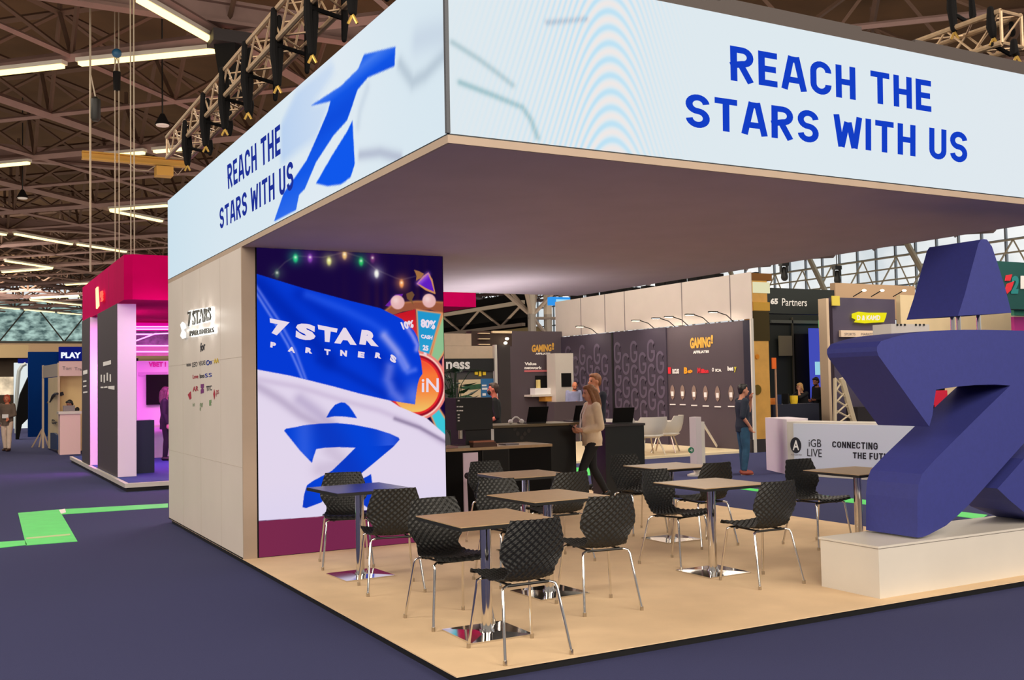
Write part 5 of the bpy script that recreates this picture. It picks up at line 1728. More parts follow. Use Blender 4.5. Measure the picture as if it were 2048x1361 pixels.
mb = MB().text('B', onX(.16, [(16.908,3.772),(16.376,3.765),(16.377,3.645),(16.909,3.650)]), .08).text('5', onX(.16, [(16.832,3.644),(16.377,3.645),(16.378,3.546),(16.833,3.552)]), .08)
mb.build('lit_lettering', emit('sign_glow_red', (255, 90, 70), 2.0), hd)
for (x0, x1, y0, y1) in ((.2, .54, 14.85, 17.65), (.16, .44, 18.65, 20.1)):
    p = MB().box(x0 + .01, x1, y0, y1, .152, 3.37).build('pillar', mat('pearl_pillar', (236, 218, 236), .45), t)
    MB().box(x0, x0 + .01, y0, y1, .152, 3.37).build('dark_panel', mat('slate_print', (68, 60, 66), .6), p)
mb = MB()
for q in ([(16.707,2.331),(15.626,2.339),(15.627,2.262),(16.707,2.250)], [(17.093,2.086),(16.938,2.083),(16.939,1.941),(17.094,1.943)], [(16.634,2.078),(16.485,2.075),(16.487,1.916),(16.636,1.917)], [(16.192,2.109),(16.049,2.107),(16.051,1.950),(16.194,1.952)], [(15.767,2.072),(15.629,2.070),(15.631,1.926),(15.769,1.927)],
          [(17.095,1.841),(16.712,1.838),(16.712,1.808),(17.096,1.810)], [(16.562,1.837),(16.124,1.843),(16.124,1.814),(16.563,1.807)], [(15.981,1.842),(15.161,1.845),(15.162,1.770),(15.982,1.793)]):
    mb.prism(q, 'X', .192, .199)
mb.build('printed_lettering', M_whiteink, t)
mb = MB()
for q in ([(19.798,2.225),(19.039,2.231),(19.039,2.143),(19.799,2.134)], [(19.800,1.998),(19.226,2.002),(19.226,1.969),(19.800,1.964)], [(19.800,1.884),(19.227,1.891),(19.227,1.857),(19.800,1.850)], [(19.801,1.748),(19.042,1.757),(19.042,1.724),(19.801,1.714)]):
    mb.prism(q, 'X', .152, .159)
mb.build('small_lettering', M_whiteink, t)
MB().box(.6, 7.0, 20.15, 20.35, 2.72, 3.36).build('magenta_panel', E_magenta, t)
MB().box(1.36, 7.0, 20.1, 20.3, .152, 2.45).build('rear_wall', M_lilac, t)
wall_rect(MB(), 20.08, [(1.395,2.184),(2.053,2.093)], .02).build('wall_rail', mat('rail_pink', (206, 170, 206), .5), t)
MB().text('VBET !', onY(20.08, [(1.621,2.430),(2.020,2.428),(2.020,2.308),(1.620,2.311)]), .05).build('magenta_lettering', mat('magenta_ink', (206, 30, 150), .6), t)
wall_rect(MB(), 20.0, [(1.562,2.121),(2.151,1.412)], .06).build('television', M_blackmatt, t)
wall_rect(MB(), 20.2, [(1.358,2.518),(1.410,0.946)], .1).build('dark_post', M_blackmatt, t)
for q in ([(1.254,3.662),(2.011,3.676)], [(1.253,3.384),(1.674,3.600)], [(1.674,3.600),(2.011,3.606)], [(1.253,3.222),(2.009,3.231)], [(1.253,3.165),(2.009,3.172)], [(1.252,3.049),(1.616,3.052)], [(1.252,2.899),(1.672,3.064)], [(1.672,3.064),(2.065,3.079)], [(1.251,2.784),(2.007,2.785)], [(1.251,2.646),(2.007,2.645)]):
    MB().tube([(q[0][0], 19.5, q[0][1]), (q[1][0], 19.5, q[1][1])], .018, 6).build('neon_tube', E_pink, t)
wall_rect(MB(), 20.05, [(1.337,3.161),(2.108,2.833)], .03).build('mesh_print', mat('grey_mesh', (150, 130, 150), .6, noise=.4, nscale=9), t)
wall_rect(MB(), 20.05, [(1.336,2.784),(2.107,2.570)], .03).build('pale_band', mat('peach_band', (226, 170, 190), .6), t)
c = wall_rect(MB(), 15.5, [(0.597,1.168),(0.971,0.111)], .5)
c.build('navy_counter', mat('ink_blue', (30, 38, 62), .6), t)
MB().box(1.5, 2.4, 19.2, 19.9, .9, .94).box(2.0, 2.06, 19.3, 19.36, .152, .9).build('white_table', M_white, t)
for i, (x, y) in enumerate(((1.2, 17.2), (3.6, 17.2))):
    o = area_light('magenta_lamp', (x, y, 3.3), 1.8, 130, (1, .16, .85), (x, y, 0))
o = area_light('magenta_lamp', (.95, 18.3, 2.3), .6, 24, (1, .3, .95), (.4, 18.3, 1.5))
o = area_light('magenta_lamp', (.9, 13.2, 2.9), .5, 16, (.9, .4, 1.0), (.37, 14.85, 1.8))

# ------------------------------------------------------------------ small stalls at the far end of the left aisle
t = thing('shell_stall', 'small cream shell-scheme stall at the end of the left aisle', 'booth', (.5, 28, 0))
M_post = mat('stall_post', (200, 176, 150), .5)
for (x, y) in ((.11, 30.3), (.31, 27.4)):
    MB().box(x - .03, x + .03, y - .03, y + .03, 0, 2.62).build('post', M_post, t)
wall_rect(MB(), 27.8, [(0.354,2.244),(1.208,-0.057)], .05).build('front_wall', mat('butter_wall', (226, 196, 140), .6), t)
sw = MB().prism([(.31, 27.42), (.17, 29.2), (.2, 29.2), (.34, 27.42)], 'Z', .05, 2.2).build('side_wall', M_cream, t)
MB().prism([(.31, 27.4), (.11, 30.3), (.14, 30.3), (.34, 27.4)], 'Z', 2.22, 2.6).build('side_fascia', mat('dusty_fascia', (190, 178, 166), .6), t)
f = wall_rect(MB(), 27.35, [(0.314,2.661),(1.186,2.226)], .05).build('front_fascia', mat('pink_fascia', (222, 186, 186), .6), t)
MB().text('Tori  Trad', onY(27.34, [(0.407,2.514),(0.992,2.465),(0.992,2.376),(0.407,2.411)]), .0).build('lettering', M_greyink, f)
mb = MB()
q = [(29.887,1.434),(28.842,1.471),(28.179,1.654),(27.383,1.712),(26.771,1.711)]
mb.tube([(.22, y, z) for y, z in q], .04, 6)
mb.build('arrow_graphic', M_ink, sw)
q = [(0.350,1.740),(0.458,1.768),(0.486,1.678),(0.390,1.636)]
MB().prism(q, 'Y', 27.74, 27.79).build('arrow_tip', M_ink, t)
MB().text('Gr', onX(.22, [(28.812,0.956),(26.725,0.940),(26.725,0.826),(28.811,0.804)]), .05).build('side_lettering', M_ink, sw)
MB().prism([(29.753,0.439),(28.714,0.534),(27.732,0.565),(26.652,0.528),(26.650,0.115),(29.749,0.020)], 'X', .2, .26).build('blue_blob', M_navy, sw)
t = thing('stall_counter', 'pale pink counter with papers at the shell-scheme stall', 'counter', (.6, 26.4, 0))
wall_rect(MB(), 26.0, [(0.221,1.151),(0.753,-0.019)], .5).build('body', mat('blush_counter', (226, 194, 188), .5), t)
wall_rect(MB(), 25.97, [(0.180,1.209),(0.777,1.135)], .56).build('top', M_white, t)
wall_rect(MB(), 26.2, [(0.330,1.370),(0.630,1.192)], .2).build('paper_tray', M_greyink, t)
t = thing('exhibition_booth', 'navy wall with lit blue sign behind the shell-scheme stall', 'booth', (1.5, 40, 0))
wall_rect(MB(), 40, [(0.306,3.412),(2.981,-0.072)], .4).build('navy_wall', mat('navy_wall', (2, 46, 110), .8, spec=.05), t)
sg = wall_rect(MB(), 39.5, [(1.403,3.593),(2.924,3.043)], .4).build('sign_board', E_playblue, t)
MB().text('PLAY', onY(39.48, [(1.457,3.371),(2.202,3.370),(2.202,3.127),(1.457,3.130)]), .05).build('lettering', emit('sign_white', (226, 232, 255), 1.2), sg)
tag(wall_rect(MB(), 52, [(0.406,3.305),(1.050,-0.283)], .2).build('lit_wall', emit('bright_lightbox', (236, 244, 244), .9)), 'bright white light wall at the end of the aisle, left of the navy wall', 'lightbox')
tag(wall_rect(MB(), 51.95, [(0.585,3.504),(1.065,3.275)], .2).build('blue_sign', E_playblue), 'small dark blue sign above the bright light wall', 'sign')
mb = MB().prism([(0.163,2.361),(-0.112,1.698),(-0.231,0.942),(-0.246,-0.005),(-0.143,-0.009),(-0.041,0.556),(0.166,0.777)], 'Y', 38, 38.4)
tag(mb.build('black_drape', M_blackmatt), 'black drape hanging between the light wall and the navy wall', 'drape')
mb = MB()
q = [(0.146,1.477),(0.204,2.359),(0.243,2.757),(0.363,2.977),(0.523,3.065)]
mb.tube([(q[0][0], 45, 0)] + [(x, 45, z) for x, z in q], .09, 6)
tag(mb.build('arched_tube', mat('silver_tube', (180, 188, 186), .5)), 'curved silver tube in front of the bright light wall', 'tube')
mb = wall_rect(MB(), 62, [(-2.901,4.637),(1.702,3.874)], .4)
tag(mb.build('fascia_panel', mat('khaki_fascia', (196, 170, 126), .7)), 'khaki fascia panel at the far left end of the hall', 'panel')
mb = wall_rect(MB(), 64, [(-3.930,3.960),(1.918,-0.523)], .3)
tag(mb.build('dark_backdrop', mat('far_dark', (58, 46, 34), .8, noise=.4, nscale=.6)), 'dim brown stall backs under the khaki fascia at the far left', 'stall')
mb = MB()
wall_rect(mb, 55, [(-1.497,2.647),(0.542,1.696)], .3)
tag(mb.build('pale_stall', mat('far_pale', (206, 196, 176), .7, noise=.5, nscale=2)), 'pale stall front at the far left behind the walking person', 'stall')
t = thing('floor_stand', 'thin tripod easel beside the shell-scheme stall post', 'easel', (0, 30.5, 0))
for q in ([(0.148,0.594),(-0.159,0.286)], [(0.148,0.594),(0.046,0.213)], [(0.148,0.594),(0.325,0.265)]):
    MB().tube([(q[0][0], 31, q[0][1]), (q[1][0], 31 + random.uniform(-.3, .3), 0)], .025, 6).build('leg', M_post, t)

# ------------------------------------------------------------------ glazed gallery, its truss and posts seen past the canopy
t = thing('gallery', 'dark glazed gallery with pale zigzag truss under the roof', 'gallery', (24, 52, 0))
GX = 24.5
MB().box(GX, GX + .3, 42, 75, 4.2, 6.7).build('dark_glazing', mat('night_glass', (9, 10, 12), .7, spec=.1), t)
mb = MB()
ch = [(50.795,6.763),(48.414,6.751),(44.983,6.638),(41.770,6.553)]
cl = [(52.666,4.979),(50.444,4.953),(46.690,4.979),(43.148,4.938),(41.620,4.926)]
z0, z1 = 4.95, 6.05
ys = [42 + 2.55 * k for k in range(15)]
for k, y in enumerate(ys[:-1]):
    a, b = (z0, z1) if k % 2 else (z1, z0)
    mb.tube([(GX - .25, y, a), (GX - .25, ys[k + 1], b)], .07, 6)
mb.build('zigzag_brace', mat('bone_tube', (176, 160, 146), .6), t)
MB().box(GX - .35, GX - .15, 42, 75, z1 - .05, z1 + .15).build('upper_chord', mat('pale_concrete', (196, 186, 172), .7), t)
MB().box(GX - .35, GX - .15, 42, 75, z0 - .12, z0 + .05).build('lower_chord', mat('bone_tube', (176, 160, 146), .6), t)
MB().box(GX - .1, GX + .3, 41, 75, 3.9, 4.75).build('sill_band', mat('khaki_band', (190, 168, 120), .7), t)
MB().box(GX, GX + .4, 41, 98, 0, 3.95).build('under_wall', mat('shade_wall', (70, 60, 52), .8), t)
t = thing('roof_column', 'pale concrete roof column with spreading struts behind the white fascia', 'column', (23.6, 40, 0))
mb = MB().tube([(23.6, 40, 0), (23.6, 40, 9.3)], .22, 8).tube([(24.56, 40, 0), (24.56, 40, 9.3)], .22, 8)
mb.build('shaft', mat('pale_concrete', (196, 186, 172), .7), t)
mb = MB()
for d in ((-3.2, 3, 9.2), (-1.6, 3.5, 9.2), (3.0, -2.6, 9.2), (2.4, 2.5, 9.2), (-2.5, -2.5, 9.2)):
    mb.tube([(23.6, 40, 5.2), (23.6 + d[0], 40 + d[1], d[2])], .1, 6)
mb.tube([(23.6, 40, 5.2), (25.2, 39.0, 2.8)], .1, 6).tube([(23.4, 40, 5.1), (27, 39.5, 5.1)], .08, 6)
mb.build('strut', mat('bone_tube', (176, 160, 146), .6), t)
t = thing('screen_ribbon', 'bright blue screen ribbon above the white fascia', 'screen', (22, 32, 6))
q = rect([(19.955,5.435),(21.871,5.090)])
MB().box(q[0], q[1], 32, 32.3, q[2], q[3]).build('display', emit('blue_display', (50, 150, 235), 1.0), t)
MB().tube([(q[0] + .3, 32.15, q[3]), (q[0] + .3, 32.15, 11.86)], .02, 5).tube([(q[1] - .1, 32.15, q[3]), (q[1] - .1, 32.15, 11.86)], .02, 5).build('suspension', M_black, t)
MB().box(q[0] + .25, q[1], 31.96, 32, q[2] + .1, q[3] - .1).build('bright_stripe', emit('pale_display', (170, 225, 250), 1.0), t)
mb = MB()
y = 15.0
while y < 22:
    mb.box(14.6, 14.9, y, y + random.uniform(.2, .6), 4.3, 4.42 + random.uniform(0, .12))
    y += random.uniform(.5, .9)
mb.box(14.7, 14.8, 13.6, 22.2, 4.30, 4.36)
tag(mb.build('lighting_bar', M_blackmatt), 'row of black gear along the top of the white fascia', 'lighting bar')
for (px, py, yy, lb) in ((1568, 540, 24, 'black moving-head lamp hanging before the bright glazing, left one'), (1672, 550, 26, 'black moving-head lamp hanging before the bright glazing, right one')):
    (x, z) = (0, 0)
    for q in ((px, py),):
        pass
    x, z = ([(25.595,5.844)][0] if px == 1568 else [(28.404,5.807)][0])
    t = thing('moving_head_lamp', lb, 'lamp', (x, 24, z), 'moving-head lamps before the glazing')
    MB().box(x - .18, x + .18, 23.9, 24.1, z + .25, z + .4).box(x - .18, x - .13, 23.95, 24.05, z, z + .25).box(x + .13, x + .18, 23.95, 24.05, z, z + .25).build('yoke', M_black, t)
    MB().capsule([(x + .02, 24, z - .2), (x, 24, z + .12)], [.14, .1], 10).build('head', M_black, t, True)
    MB().tube([(x, 24, z + .4), (x, 24, 11.9)], .02, 5).build('suspension', M_black, t)

# ------------------------------------------------------------------ people
def remeshed(mb, voxel, smooth=2):
    me = mb.mesh('tmp', [])
    o = bpy.data.objects.new('tmp', me)
    COL.objects.link(o)
    m = o.modifiers.new('r', 'REMESH')
    m.mode = 'VOXEL'
    m.voxel_size = voxel
    s = o.modifiers.new('s', 'SMOOTH')
    s.factor = .5
    s.iterations = smooth
    bpy.context.view_layer.update()
    dg = bpy.context.evaluated_depsgraph_get()
    e = bpy.data.meshes.new_from_object(o.evaluated_get(dg))
    vs = [tuple(v.co) for v in e.vertices]
    fs = [tuple(p.vertices) for p in e.polygons]
    bpy.data.objects.remove(o)
    bpy.data.meshes.remove(me)
    bpy.data.meshes.remove(e)
    return vs, fs


M_eye = mat('eye_dark', (36, 28, 26), .4)
M_lips = mat('lips', (160, 84, 78), .5)
_skins = {}


def skin(rgb):
    if rgb not in _skins:
        _skins[rgb] = mat('skin', rgb, .55, noise=.05, nscale=20)
    return _skins[rgb]


def stand(H):
    # joints in metres, facing +Y; index 0 = left (-x), 1 = right (+x)
    h = H
    return {'pel': (0, 0, .53 * h), 'waist': (0, .003 * h, .62 * h), 'chest': (0, 0, .73 * h), 'neck': (0, -.008 * h, .835 * h), 'head': (0, .012 * h, .925 * h),
            'sho': [(-.104 * h, -.005 * h, .808 * h), (.104 * h, -.005 * h, .808 * h)],
            'elb': [(-.122 * h, -.015 * h, .63 * h), (.122 * h, -.015 * h, .63 * h)],
            'wri': [(-.120 * h, .03 * h, .485 * h), (.120 * h, .03 * h, .485 * h)],
            'hip': [(-.052 * h, 0, .515 * h), (.052 * h, 0, .515 * h)],
            'kne': [(-.056 * h, .012 * h, .285 * h), (.056 * h, .012 * h, .285 * h)],
            'ank': [(-.058 * h, -.01 * h, .045 * h), (.058 * h, -.01 * h, .045 * h)],
            'hand': [(0, .15, -1), (0, .15, -1)], 'curl': [.5, .5], 'toe': [(0, 1, 0), (0, 1, 0)]}


def torso_rings(J, H, k, w=1.0, low=True):
    p, wa, c, n = [Vector(J[q]) for q in ('pel', 'waist', 'chest', 'neck')]
    s = H * k
    R = []
    if low:
        R += [(p.x, p.y, p.z - .045 * H, .086 * s, .066 * s)]
    R += [(p.x, p.y, p.z, .094 * s * w, .070 * s * w), (wa.x, wa.y, wa.z, .082 * s * w, .060 * s * w),
          ((wa.x + c.x) / 2, (wa.y + c.y) / 2, (wa.z + c.z) / 2, .089 * s * w, .063 * s * w), (c.x, c.y, c.z, .099 * s, .066 * s),
          (c.x * .5 + n.x * .5, c.y * .5 + n.y * .5, c.z * .35 + n.z * .65, .098 * s, .054 * s), (n.x, n.y, n.z - .010 * H, .060 * s, .040 * s)]
    return R


def person(label, loc, heading, H, J, look, group=None):
    sk = skin(look.get('skin', (206, 150, 120)))
    root_loc = Vector(loc)
    V = Vector
    # --- body: one continuous skin surface
    mb = MB()
    mb.loft(torso_rings(J, H, 1.0, look.get('girth', 1.0)), 24)
    nk, hd = V(J['neck']), V(J['head'])
    mb.capsule([nk - V((0, 0, .02 * H)), nk.lerp(hd, .6)], [.034 * H, .030 * H], 12)
    face = look.get('face', (0, 1, 0))       # direction the head looks in, local
    f = V(face).normalized()
    rgt = f.cross(V((0, 0, 1))).normalized()
    upv = rgt.cross(f)
    M = Matrix((rgt, f, upv)).transposed()
    s = H
    mb.ell(hd + M @ V((0, -.006 * s, .012 * s)), (.043 * s, .052 * s, .056 * s), 18, 12, M)
    mb.ell(hd + M @ V((0, .012 * s, -.022 * s)), (.034 * s, .038 * s, .042 * s), 16, 10, M)      # jaw
    mb.ell(hd + M @ V((0, .030 * s, -.050 * s)), (.015 * s, .015 * s, .012 * s), 10, 8, M)       # chin
    mb.capsule([hd + M @ V((0, .042 * s, .008 * s)), hd + M @ V((0, .055 * s, -.014 * s))], [.006 * s, .010 * s], 8)   # nose
    for e in (-1, 1):
        mb.ell(hd + M @ V((.044 * s * e, -.004 * s, -.002 * s)), (.006 * s, .012 * s, .019 * s), 8, 8, M)   # ears
    for i in range(2):
        sh, el, wr = V(J['sho'][i]), V(J['elb'][i]), V(J['wri'][i])
        hp, kn, an = V(J['hip'][i]), V(J['kne'][i]), V(J['ank'][i])
        mb.capsule([sh, sh.lerp(el, .5), el], [.031 * s, .027 * s, .022 * s], 12)
        mb.capsule([el, el.lerp(wr, .35), wr], [.022 * s, .022 * s, .0145 * s], 12)
        mb.capsule([hp, hp.lerp(kn, .5), kn], [.052 * s, .045 * s, .033 * s], 14)
        mb.capsule([kn, kn.lerp(an, .35), an], [.032 * s, .034 * s, .021 * s], 12)
        td = V(J['toe'][i]).normalized()
        mb.capsule([an - td * .018 * s - V((0, 0, .018 * s)), an + td * .04 * s - V((0, 0, .022 * s)), an + td * .085 * s - V((0, 0, .03 * s))], [.022 * s, .022 * s, .013 * s], 10)
        hdn = V(J['hand'][i]).normalized()
        mb.capsule([wr, wr + hdn * .022 * s, wr + hdn * .045 * s], [.0145 * s, .020 * s, .019 * s], 10)
    vs, fs = remeshed(mb, .0125)
    body = MB().add(vs, fs)
    # --- fingers
    for i in range(2):
        wr = V(J['wri'][i])
        d = V(J['hand'][i]).normalized()
        side = d.cross(V((0, 1, 0)) if abs(d.y) < .8 else V((0, 0, 1))).normalized()
        if look.get('palm'):
            side = d.cross(V(look['palm'][i])).normalized()
        pal = side.cross(d).normalized()
        cu = J['curl'][i]
        for k, (off, ln) in enumerate(((-.015, .040), (-.005, .046), (.005, .043), (.014, .034))):
            b = wr + d * .050 * s + side * off * s
            p1 = b + (d * math.cos(cu) + pal * math.sin(cu)) * ln * .45 * s
            p2 = p1 + (d * math.cos(cu * 2) + pal * math.sin(cu * 2)) * ln * .32 * s
            p3 = p2 + (d * math.cos(cu * 2.8) + pal * math.sin(cu * 2.8)) * ln * .24 * s
            body.capsule([b - d * .012 * s, b, p1, p2, p3], [.0056 * s, .0056 * s, .0052 * s, .0048 * s, .0042 * s], 8)
        tb = wr + d * .022 * s - side * .014 * s
        body.capsule([tb, tb - side * .014 * s + d * .016 * s + pal * .006 * s, tb - side * .014 * s + d * .036 * s + pal * .014 * s], [.0072 * s, .0062 * s, .005 * s], 8)
    # --- eyes, brows, mouth
    body.cur = 1
    for e in (-1, 1):
        body.ell(hd + M @ V((.017 * s * e, .0405 * s, .004 * s)), (.0065 * s, .004 * s, .0038 * s), 10, 6, M)
        body.capsule([hd + M @ V((.008 * s * e, .0445 * s, .015 * s)), hd + M @ V((.027 * s * e, .040 * s, .015 * s))], [.0022 * s, .0018 * s], 6)
    body.cur = 2
    body.capsule([hd + M @ V((-.012 * s, .0445 * s, -.032 * s)), hd + M @ V((0, .0475 * s, -.032 * s)), hd + M @ V((.012 * s, .0445 * s, -.032 * s))], [.003 * s, .004 * s, .003 * s], 6)
    RM = Matrix.Rotation(heading, 4, 'Z')
    o = bpy.data.objects.new('person', body.mesh('person', [sk, M_eye, M_lips], True))
    COL.objects.link(o)
    o.location = root_loc
    o.rotation_euler = (0, 0, heading)
    tag(o, label, 'person', group)

    def child(name, m, mbx, vox=None, sm=2):
        if vox:
            mbx = MB().add(*remeshed(mbx, vox, sm))
        c = bpy.data.objects.new(name, mbx.mesh(name, m, True))
        COL.objects.link(c)
        c.parent = o
        return c
    # --- hair
    hr = look.get('hair')
    if hr:
        hm = mat('hair', hr, .5, noise=.2, nscale=40)
        hb = MB()
        style = look.get('hair_style', 'short')
        hb.ell(hd + M @ V((0, -.016 * s, .022 * s)), (.048 * s, .052 * s, .054 * s), 18, 12, M)
        hb.ell(hd + M @ V((0, .016 * s, .052 * s)), (.036 * s, .030 * s, .020 * s), 14, 8, M)
        hb.ell(hd + M @ V((0, -.036 * s, -.004 * s)), (.040 * s, .028 * s, .042 * s), 14, 10, M)
        if style == 'long':
            for e in (-1, 1):
                hb.capsule([hd + M @ V((.038 * s * e, .006 * s, .03 * s)), hd + M @ V((.046 * s * e, -.010 * s, -.03 * s)), hd + M @ V((.044 * s * e, -.020 * s, -.10 * s)), hd + M @ V((.034 * s * e, -.026 * s, -.155 * s))], [.014 * s, .018 * s, .022 * s, .010 * s], 10)
            hb.capsule([hd + M @ V((0, -.05 * s, .0)), hd + M @ V((0, -.056 * s, -.07 * s)), hd + M @ V((0, -.056 * s, -.13 * s)), hd + M @ V((0, -.054 * s, -.17 * s))], [.040 * s, .042 * s, .040 * s, .020 * s], 12)
        if style == 'bob':
            for e in (-1, 1):
                hb.capsule([hd + M @ V((.042 * s * e, -.004 * s, .03 * s)), hd + M @ V((.047 * s * e, -.010 * s, -.02 * s)), hd + M @ V((.040 * s * e, -.018 * s, -.055 * s))], [.014 * s, .018 * s, .014 * s], 10)
        child('hair', hm, hb, .011)
    if look.get('beard'):
        bb = MB()
        bb.ell(hd + M @ V((0, .022 * s, -.042 * s)), (.033 * s, .030 * s, .026 * s), 14, 8, M)
        child('beard', mat('hair', look['beard'], .7), bb, .011)
    if look.get('mask'):
        bb = MB()
        bb.ell(hd + M @ V((0, .030 * s, -.028 * s)), (.034 * s, .032 * s, .030 * s), 14, 8, M)
        child('face_mask', mat('mask_cloth', look['mask'], .8), bb, .011)
    # --- trousers
    tb = MB()
    rings = torso_rings(J, H, 1.09, look.get('girth', 1.0))
    tb.loft(rings[:2] + [(rings[1][0], rings[1][1], rings[1][2] + .04 * H, rings[1][3] * .98, rings[1][4] * .98)], 24)
    flare = look.get('leg', 1.0)
    for i in range(2):
        hp, kn, an = V(J['hip'][i]), V(J['kne'][i]), V(J['ank'][i])
        tb.capsule([hp, hp.lerp(kn, .5), kn], [.058 * s, .050 * s * flare, .039 * s * flare], 14)
        tb.tube([kn, kn.lerp(an, .35), an + V((0, 0, .004 * s))], [.039 * s * flare, .039 * s * flare, .031 * s * flare], 14)
    child('trousers', mat('trousers', look.get('trousers', (30, 30, 34)), .8, noise=.18 if look.get('denim') else .06, nscale=14, bump=.2, bscale=40), tb, .013)
    # --- top
    ub = MB()
    g = look.get('girth', 1.0)
    rings = torso_rings(J, H, look.get('loose', 1.12), g, True)
    hem = look.get('hem', .50) * H
    p = V(J['pel'])
    rr = [r for r in rings if r[2] > hem + .01]
    r0 = rr[0]
    ub.loft([(r0[0], r0[1], hem, r0[3] * 1.04, r0[4] * 1.06)] + rr, 26)
    sl = look.get('sleeve', 1.0)
    for i in range(2):
        sh, el, wr = V(J['sho'][i]), V(J['elb'][i]), V(J['wri'][i])
        k = look.get('arm_loose', 1.0)
        ub.capsule([sh, sh.lerp(el, .5), el], [.038 * s * k, .034 * s * k, .030 * s * k], 12)
        if sl > 0:
            ub.tube([el, el.lerp(wr, .4 * sl), el.lerp(wr, .96 * sl)], [.030 * s * k, .028 * s * k, .022 * s * k], 12)
    child(look.get('top_name', 'shirt'), mat('top_cloth', look.get('top', (60, 60, 70)), .8, noise=.08, nscale=8, bump=.25, bscale=30), ub, .0125, 3)
    # --- shoes
    for i in range(2):
        an = V(J['ank'][i])
        td = V(J['toe'][i]).normalized()
        up = V((0, 0, 1)) if abs(td.z) < .3 else V((0, 1, 0))
        sb = MB()
        b = an - V((0, 0, .018 * s))
        sb.capsule([b - td * .020 * s, b + td * .035 * s - V((0, 0, .004 * s)), b + td * .088 * s - V((0, 0, .008 * s))], [.027 * s, .027 * s, .020 * s], 12)
        sh_ = child('shoe', mat('shoe', look.get('shoe', (24, 22, 22)), .5), sb, .010)
        if look.get('sole'):
            so = MB()
            b2 = an - V((0, 0, .038 * s))
            so.capsule([b2 - td * .026 * s, b2 + td * .035 * s, b2 + td * .096 * s], [.011 * s, .0115 * s, .0105 * s], 10)
            c = bpy.data.objects.new('sole', so.mesh('sole', mat('sole', look['sole'], .6), True))
            COL.objects.link(c)
            c.parent = sh_
    return o, child, M


def heading_of(d):
    return math.atan2(-d[0], d[1])     # local +Y turned to plan direction d


RIGHT = Vector((.8763, -.4815, 0))
AWAY = Vector((.4823, .8760, 0))

# woman walking to the left across the platform
H = 1.655
J = stand(H)
J['elb'] = [(-.125 * H, -.035 * H, .635 * H), (.118 * H, -.045 * H, .635 * H)]
J['wri'] = [(-.045 * H, .105 * H, .605 * H), (.050 * H, .100 * H, .590 * H)]
J['hand'] = [(.25, 1, .25), (-.2, 1, .3)]
J['curl'] = [.75, .7]
J['kne'] = [(-.048 * H, .105 * H, .292 * H), (.050 * H, -.020 * H, .283 * H)]
J['ank'] = [(-.050 * H, .150 * H, .052 * H), (.052 * H, -.135 * H, .072 * H)]
J['toe'] = [(0, 1, .12), (0, .9, -.42)]
J['head'] = (0, .022 * H, .922 * H)
WL = ([(5.433,6.840)][0][0], [(5.433,6.840)][0][1], ZP + .004)
o, child, M = person('long-haired woman in cream blouse walking past the bar, looking at her phone', WL, heading_of(-RIGHT - AWAY * .28), H, J,
                     {'skin': (208, 150, 124), 'hair': (140, 92, 54), 'hair_style': 'long', 'trousers': (18, 18, 22), 'leg': .93, 'top': (226, 202, 172), 'top_name': 'blouse', 'hem': .475, 'loose': 1.22, 'arm_loose': 1.12,
                      'shoe': (22, 20, 20), 'face': (0, 1, -.16)})
mb = MB().box(-.035, .035, .150, .158, .93, 1.035).xform(Matrix.Translation((0, .03, -.08)))
child('name_badge', M_whiteink, mb)
mb = MB().tube([(-.055, .085, 1.37), (-.045, .150, 1.22), (-.012, .172, 1.08), (0, .180, .955)], .005, 6).tube([(.055, .085, 1.37), (.045, .150, 1.22), (.012, .172, 1.08), (0, .180, .955)], .008, 6)
child('lanyard', mat('pale_ribbon', (226, 220, 222), .7), mb)
mb = MB().box(-.036, .036, -.004, .004, -.075, .075).xform(Matrix.Translation((.0, .265, 1.045)) @ Matrix.Rotation(math.radians(-55), 4, 'X'))
ph = mb.build('phone', M_black)
ph.location = Matrix.Translation(WL) @ Matrix.Rotation(heading_of(-RIGHT - AWAY * .28), 4, 'Z') @ (ph.location.to_4d()).to_3d()
ph.rotation_euler = (0, 0, heading_of(-RIGHT - AWAY * .28))
tag(ph, 'black phone held by the walking woman', 'phone')

# man in jeans by the gold pillar
H = 1.66
J = stand(H)
J['elb'] = [(-.100 * H, .105 * H, .665 * H), (.130 * H, -.045 * H, .640 * H)]
J['wri'] = [(-.030 * H, .112 * H, .815 * H), (.112 * H, .045 * H, .525 * H)]
J['hand'] = [(.25, -.15, 1), (-.3, .4, -1)]
J['ank'] = [(-.055 * H, .012 * H, .045 * H), (.055 * H, -.02 * H, .045 * H)]
J['head'] = (0, .02 * H, .925 * H)
person('man in navy shirt and blue jeans standing by the gold pillar, hand at his mouth', (10.2, 9.1, .002), heading_of(RIGHT + AWAY * .12), H, J,
       {'skin': (196, 134, 106), 'hair': (24, 20, 22), 'trousers': (40, 80, 108), 'denim': 1, 'leg': 1.05, 'top': (24, 34, 52), 'hem': .47, 'loose': 1.15, 'sleeve': .18, 'arm_loose': 1.1, 'shoe': (156, 70, 52), 'sole': (226, 214, 206)})

# man in dark suit behind the bar
H = 1.83
J = stand(H)
J['elb'] = [(-.120 * H, .03 * H, .645 * H), (.120 * H, .03 * H, .645 * H)]
J['wri'] = [(-.045 * H, .115 * H, .655 * H), (.045 * H, .115 * H, .65 * H)]
J['hand'] = [(.4, 1, .3), (-.4, 1, .3)]
SX = [(6.375,1.697)][0][0]
person('man in dark suit standing behind the bar, partly hidden by the walking woman', (SX, 8.15, ZP), heading_of(-RIGHT * .9 - AWAY * .45), H, J,
       {'skin': (226, 150, 112), 'hair': (150, 96, 60), 'top': (26, 28, 44), 'top_name': 'jacket', 'trousers': (26, 28, 44), 'hem': .46, 'beard': (120, 70, 48), 'girth': 1.08})

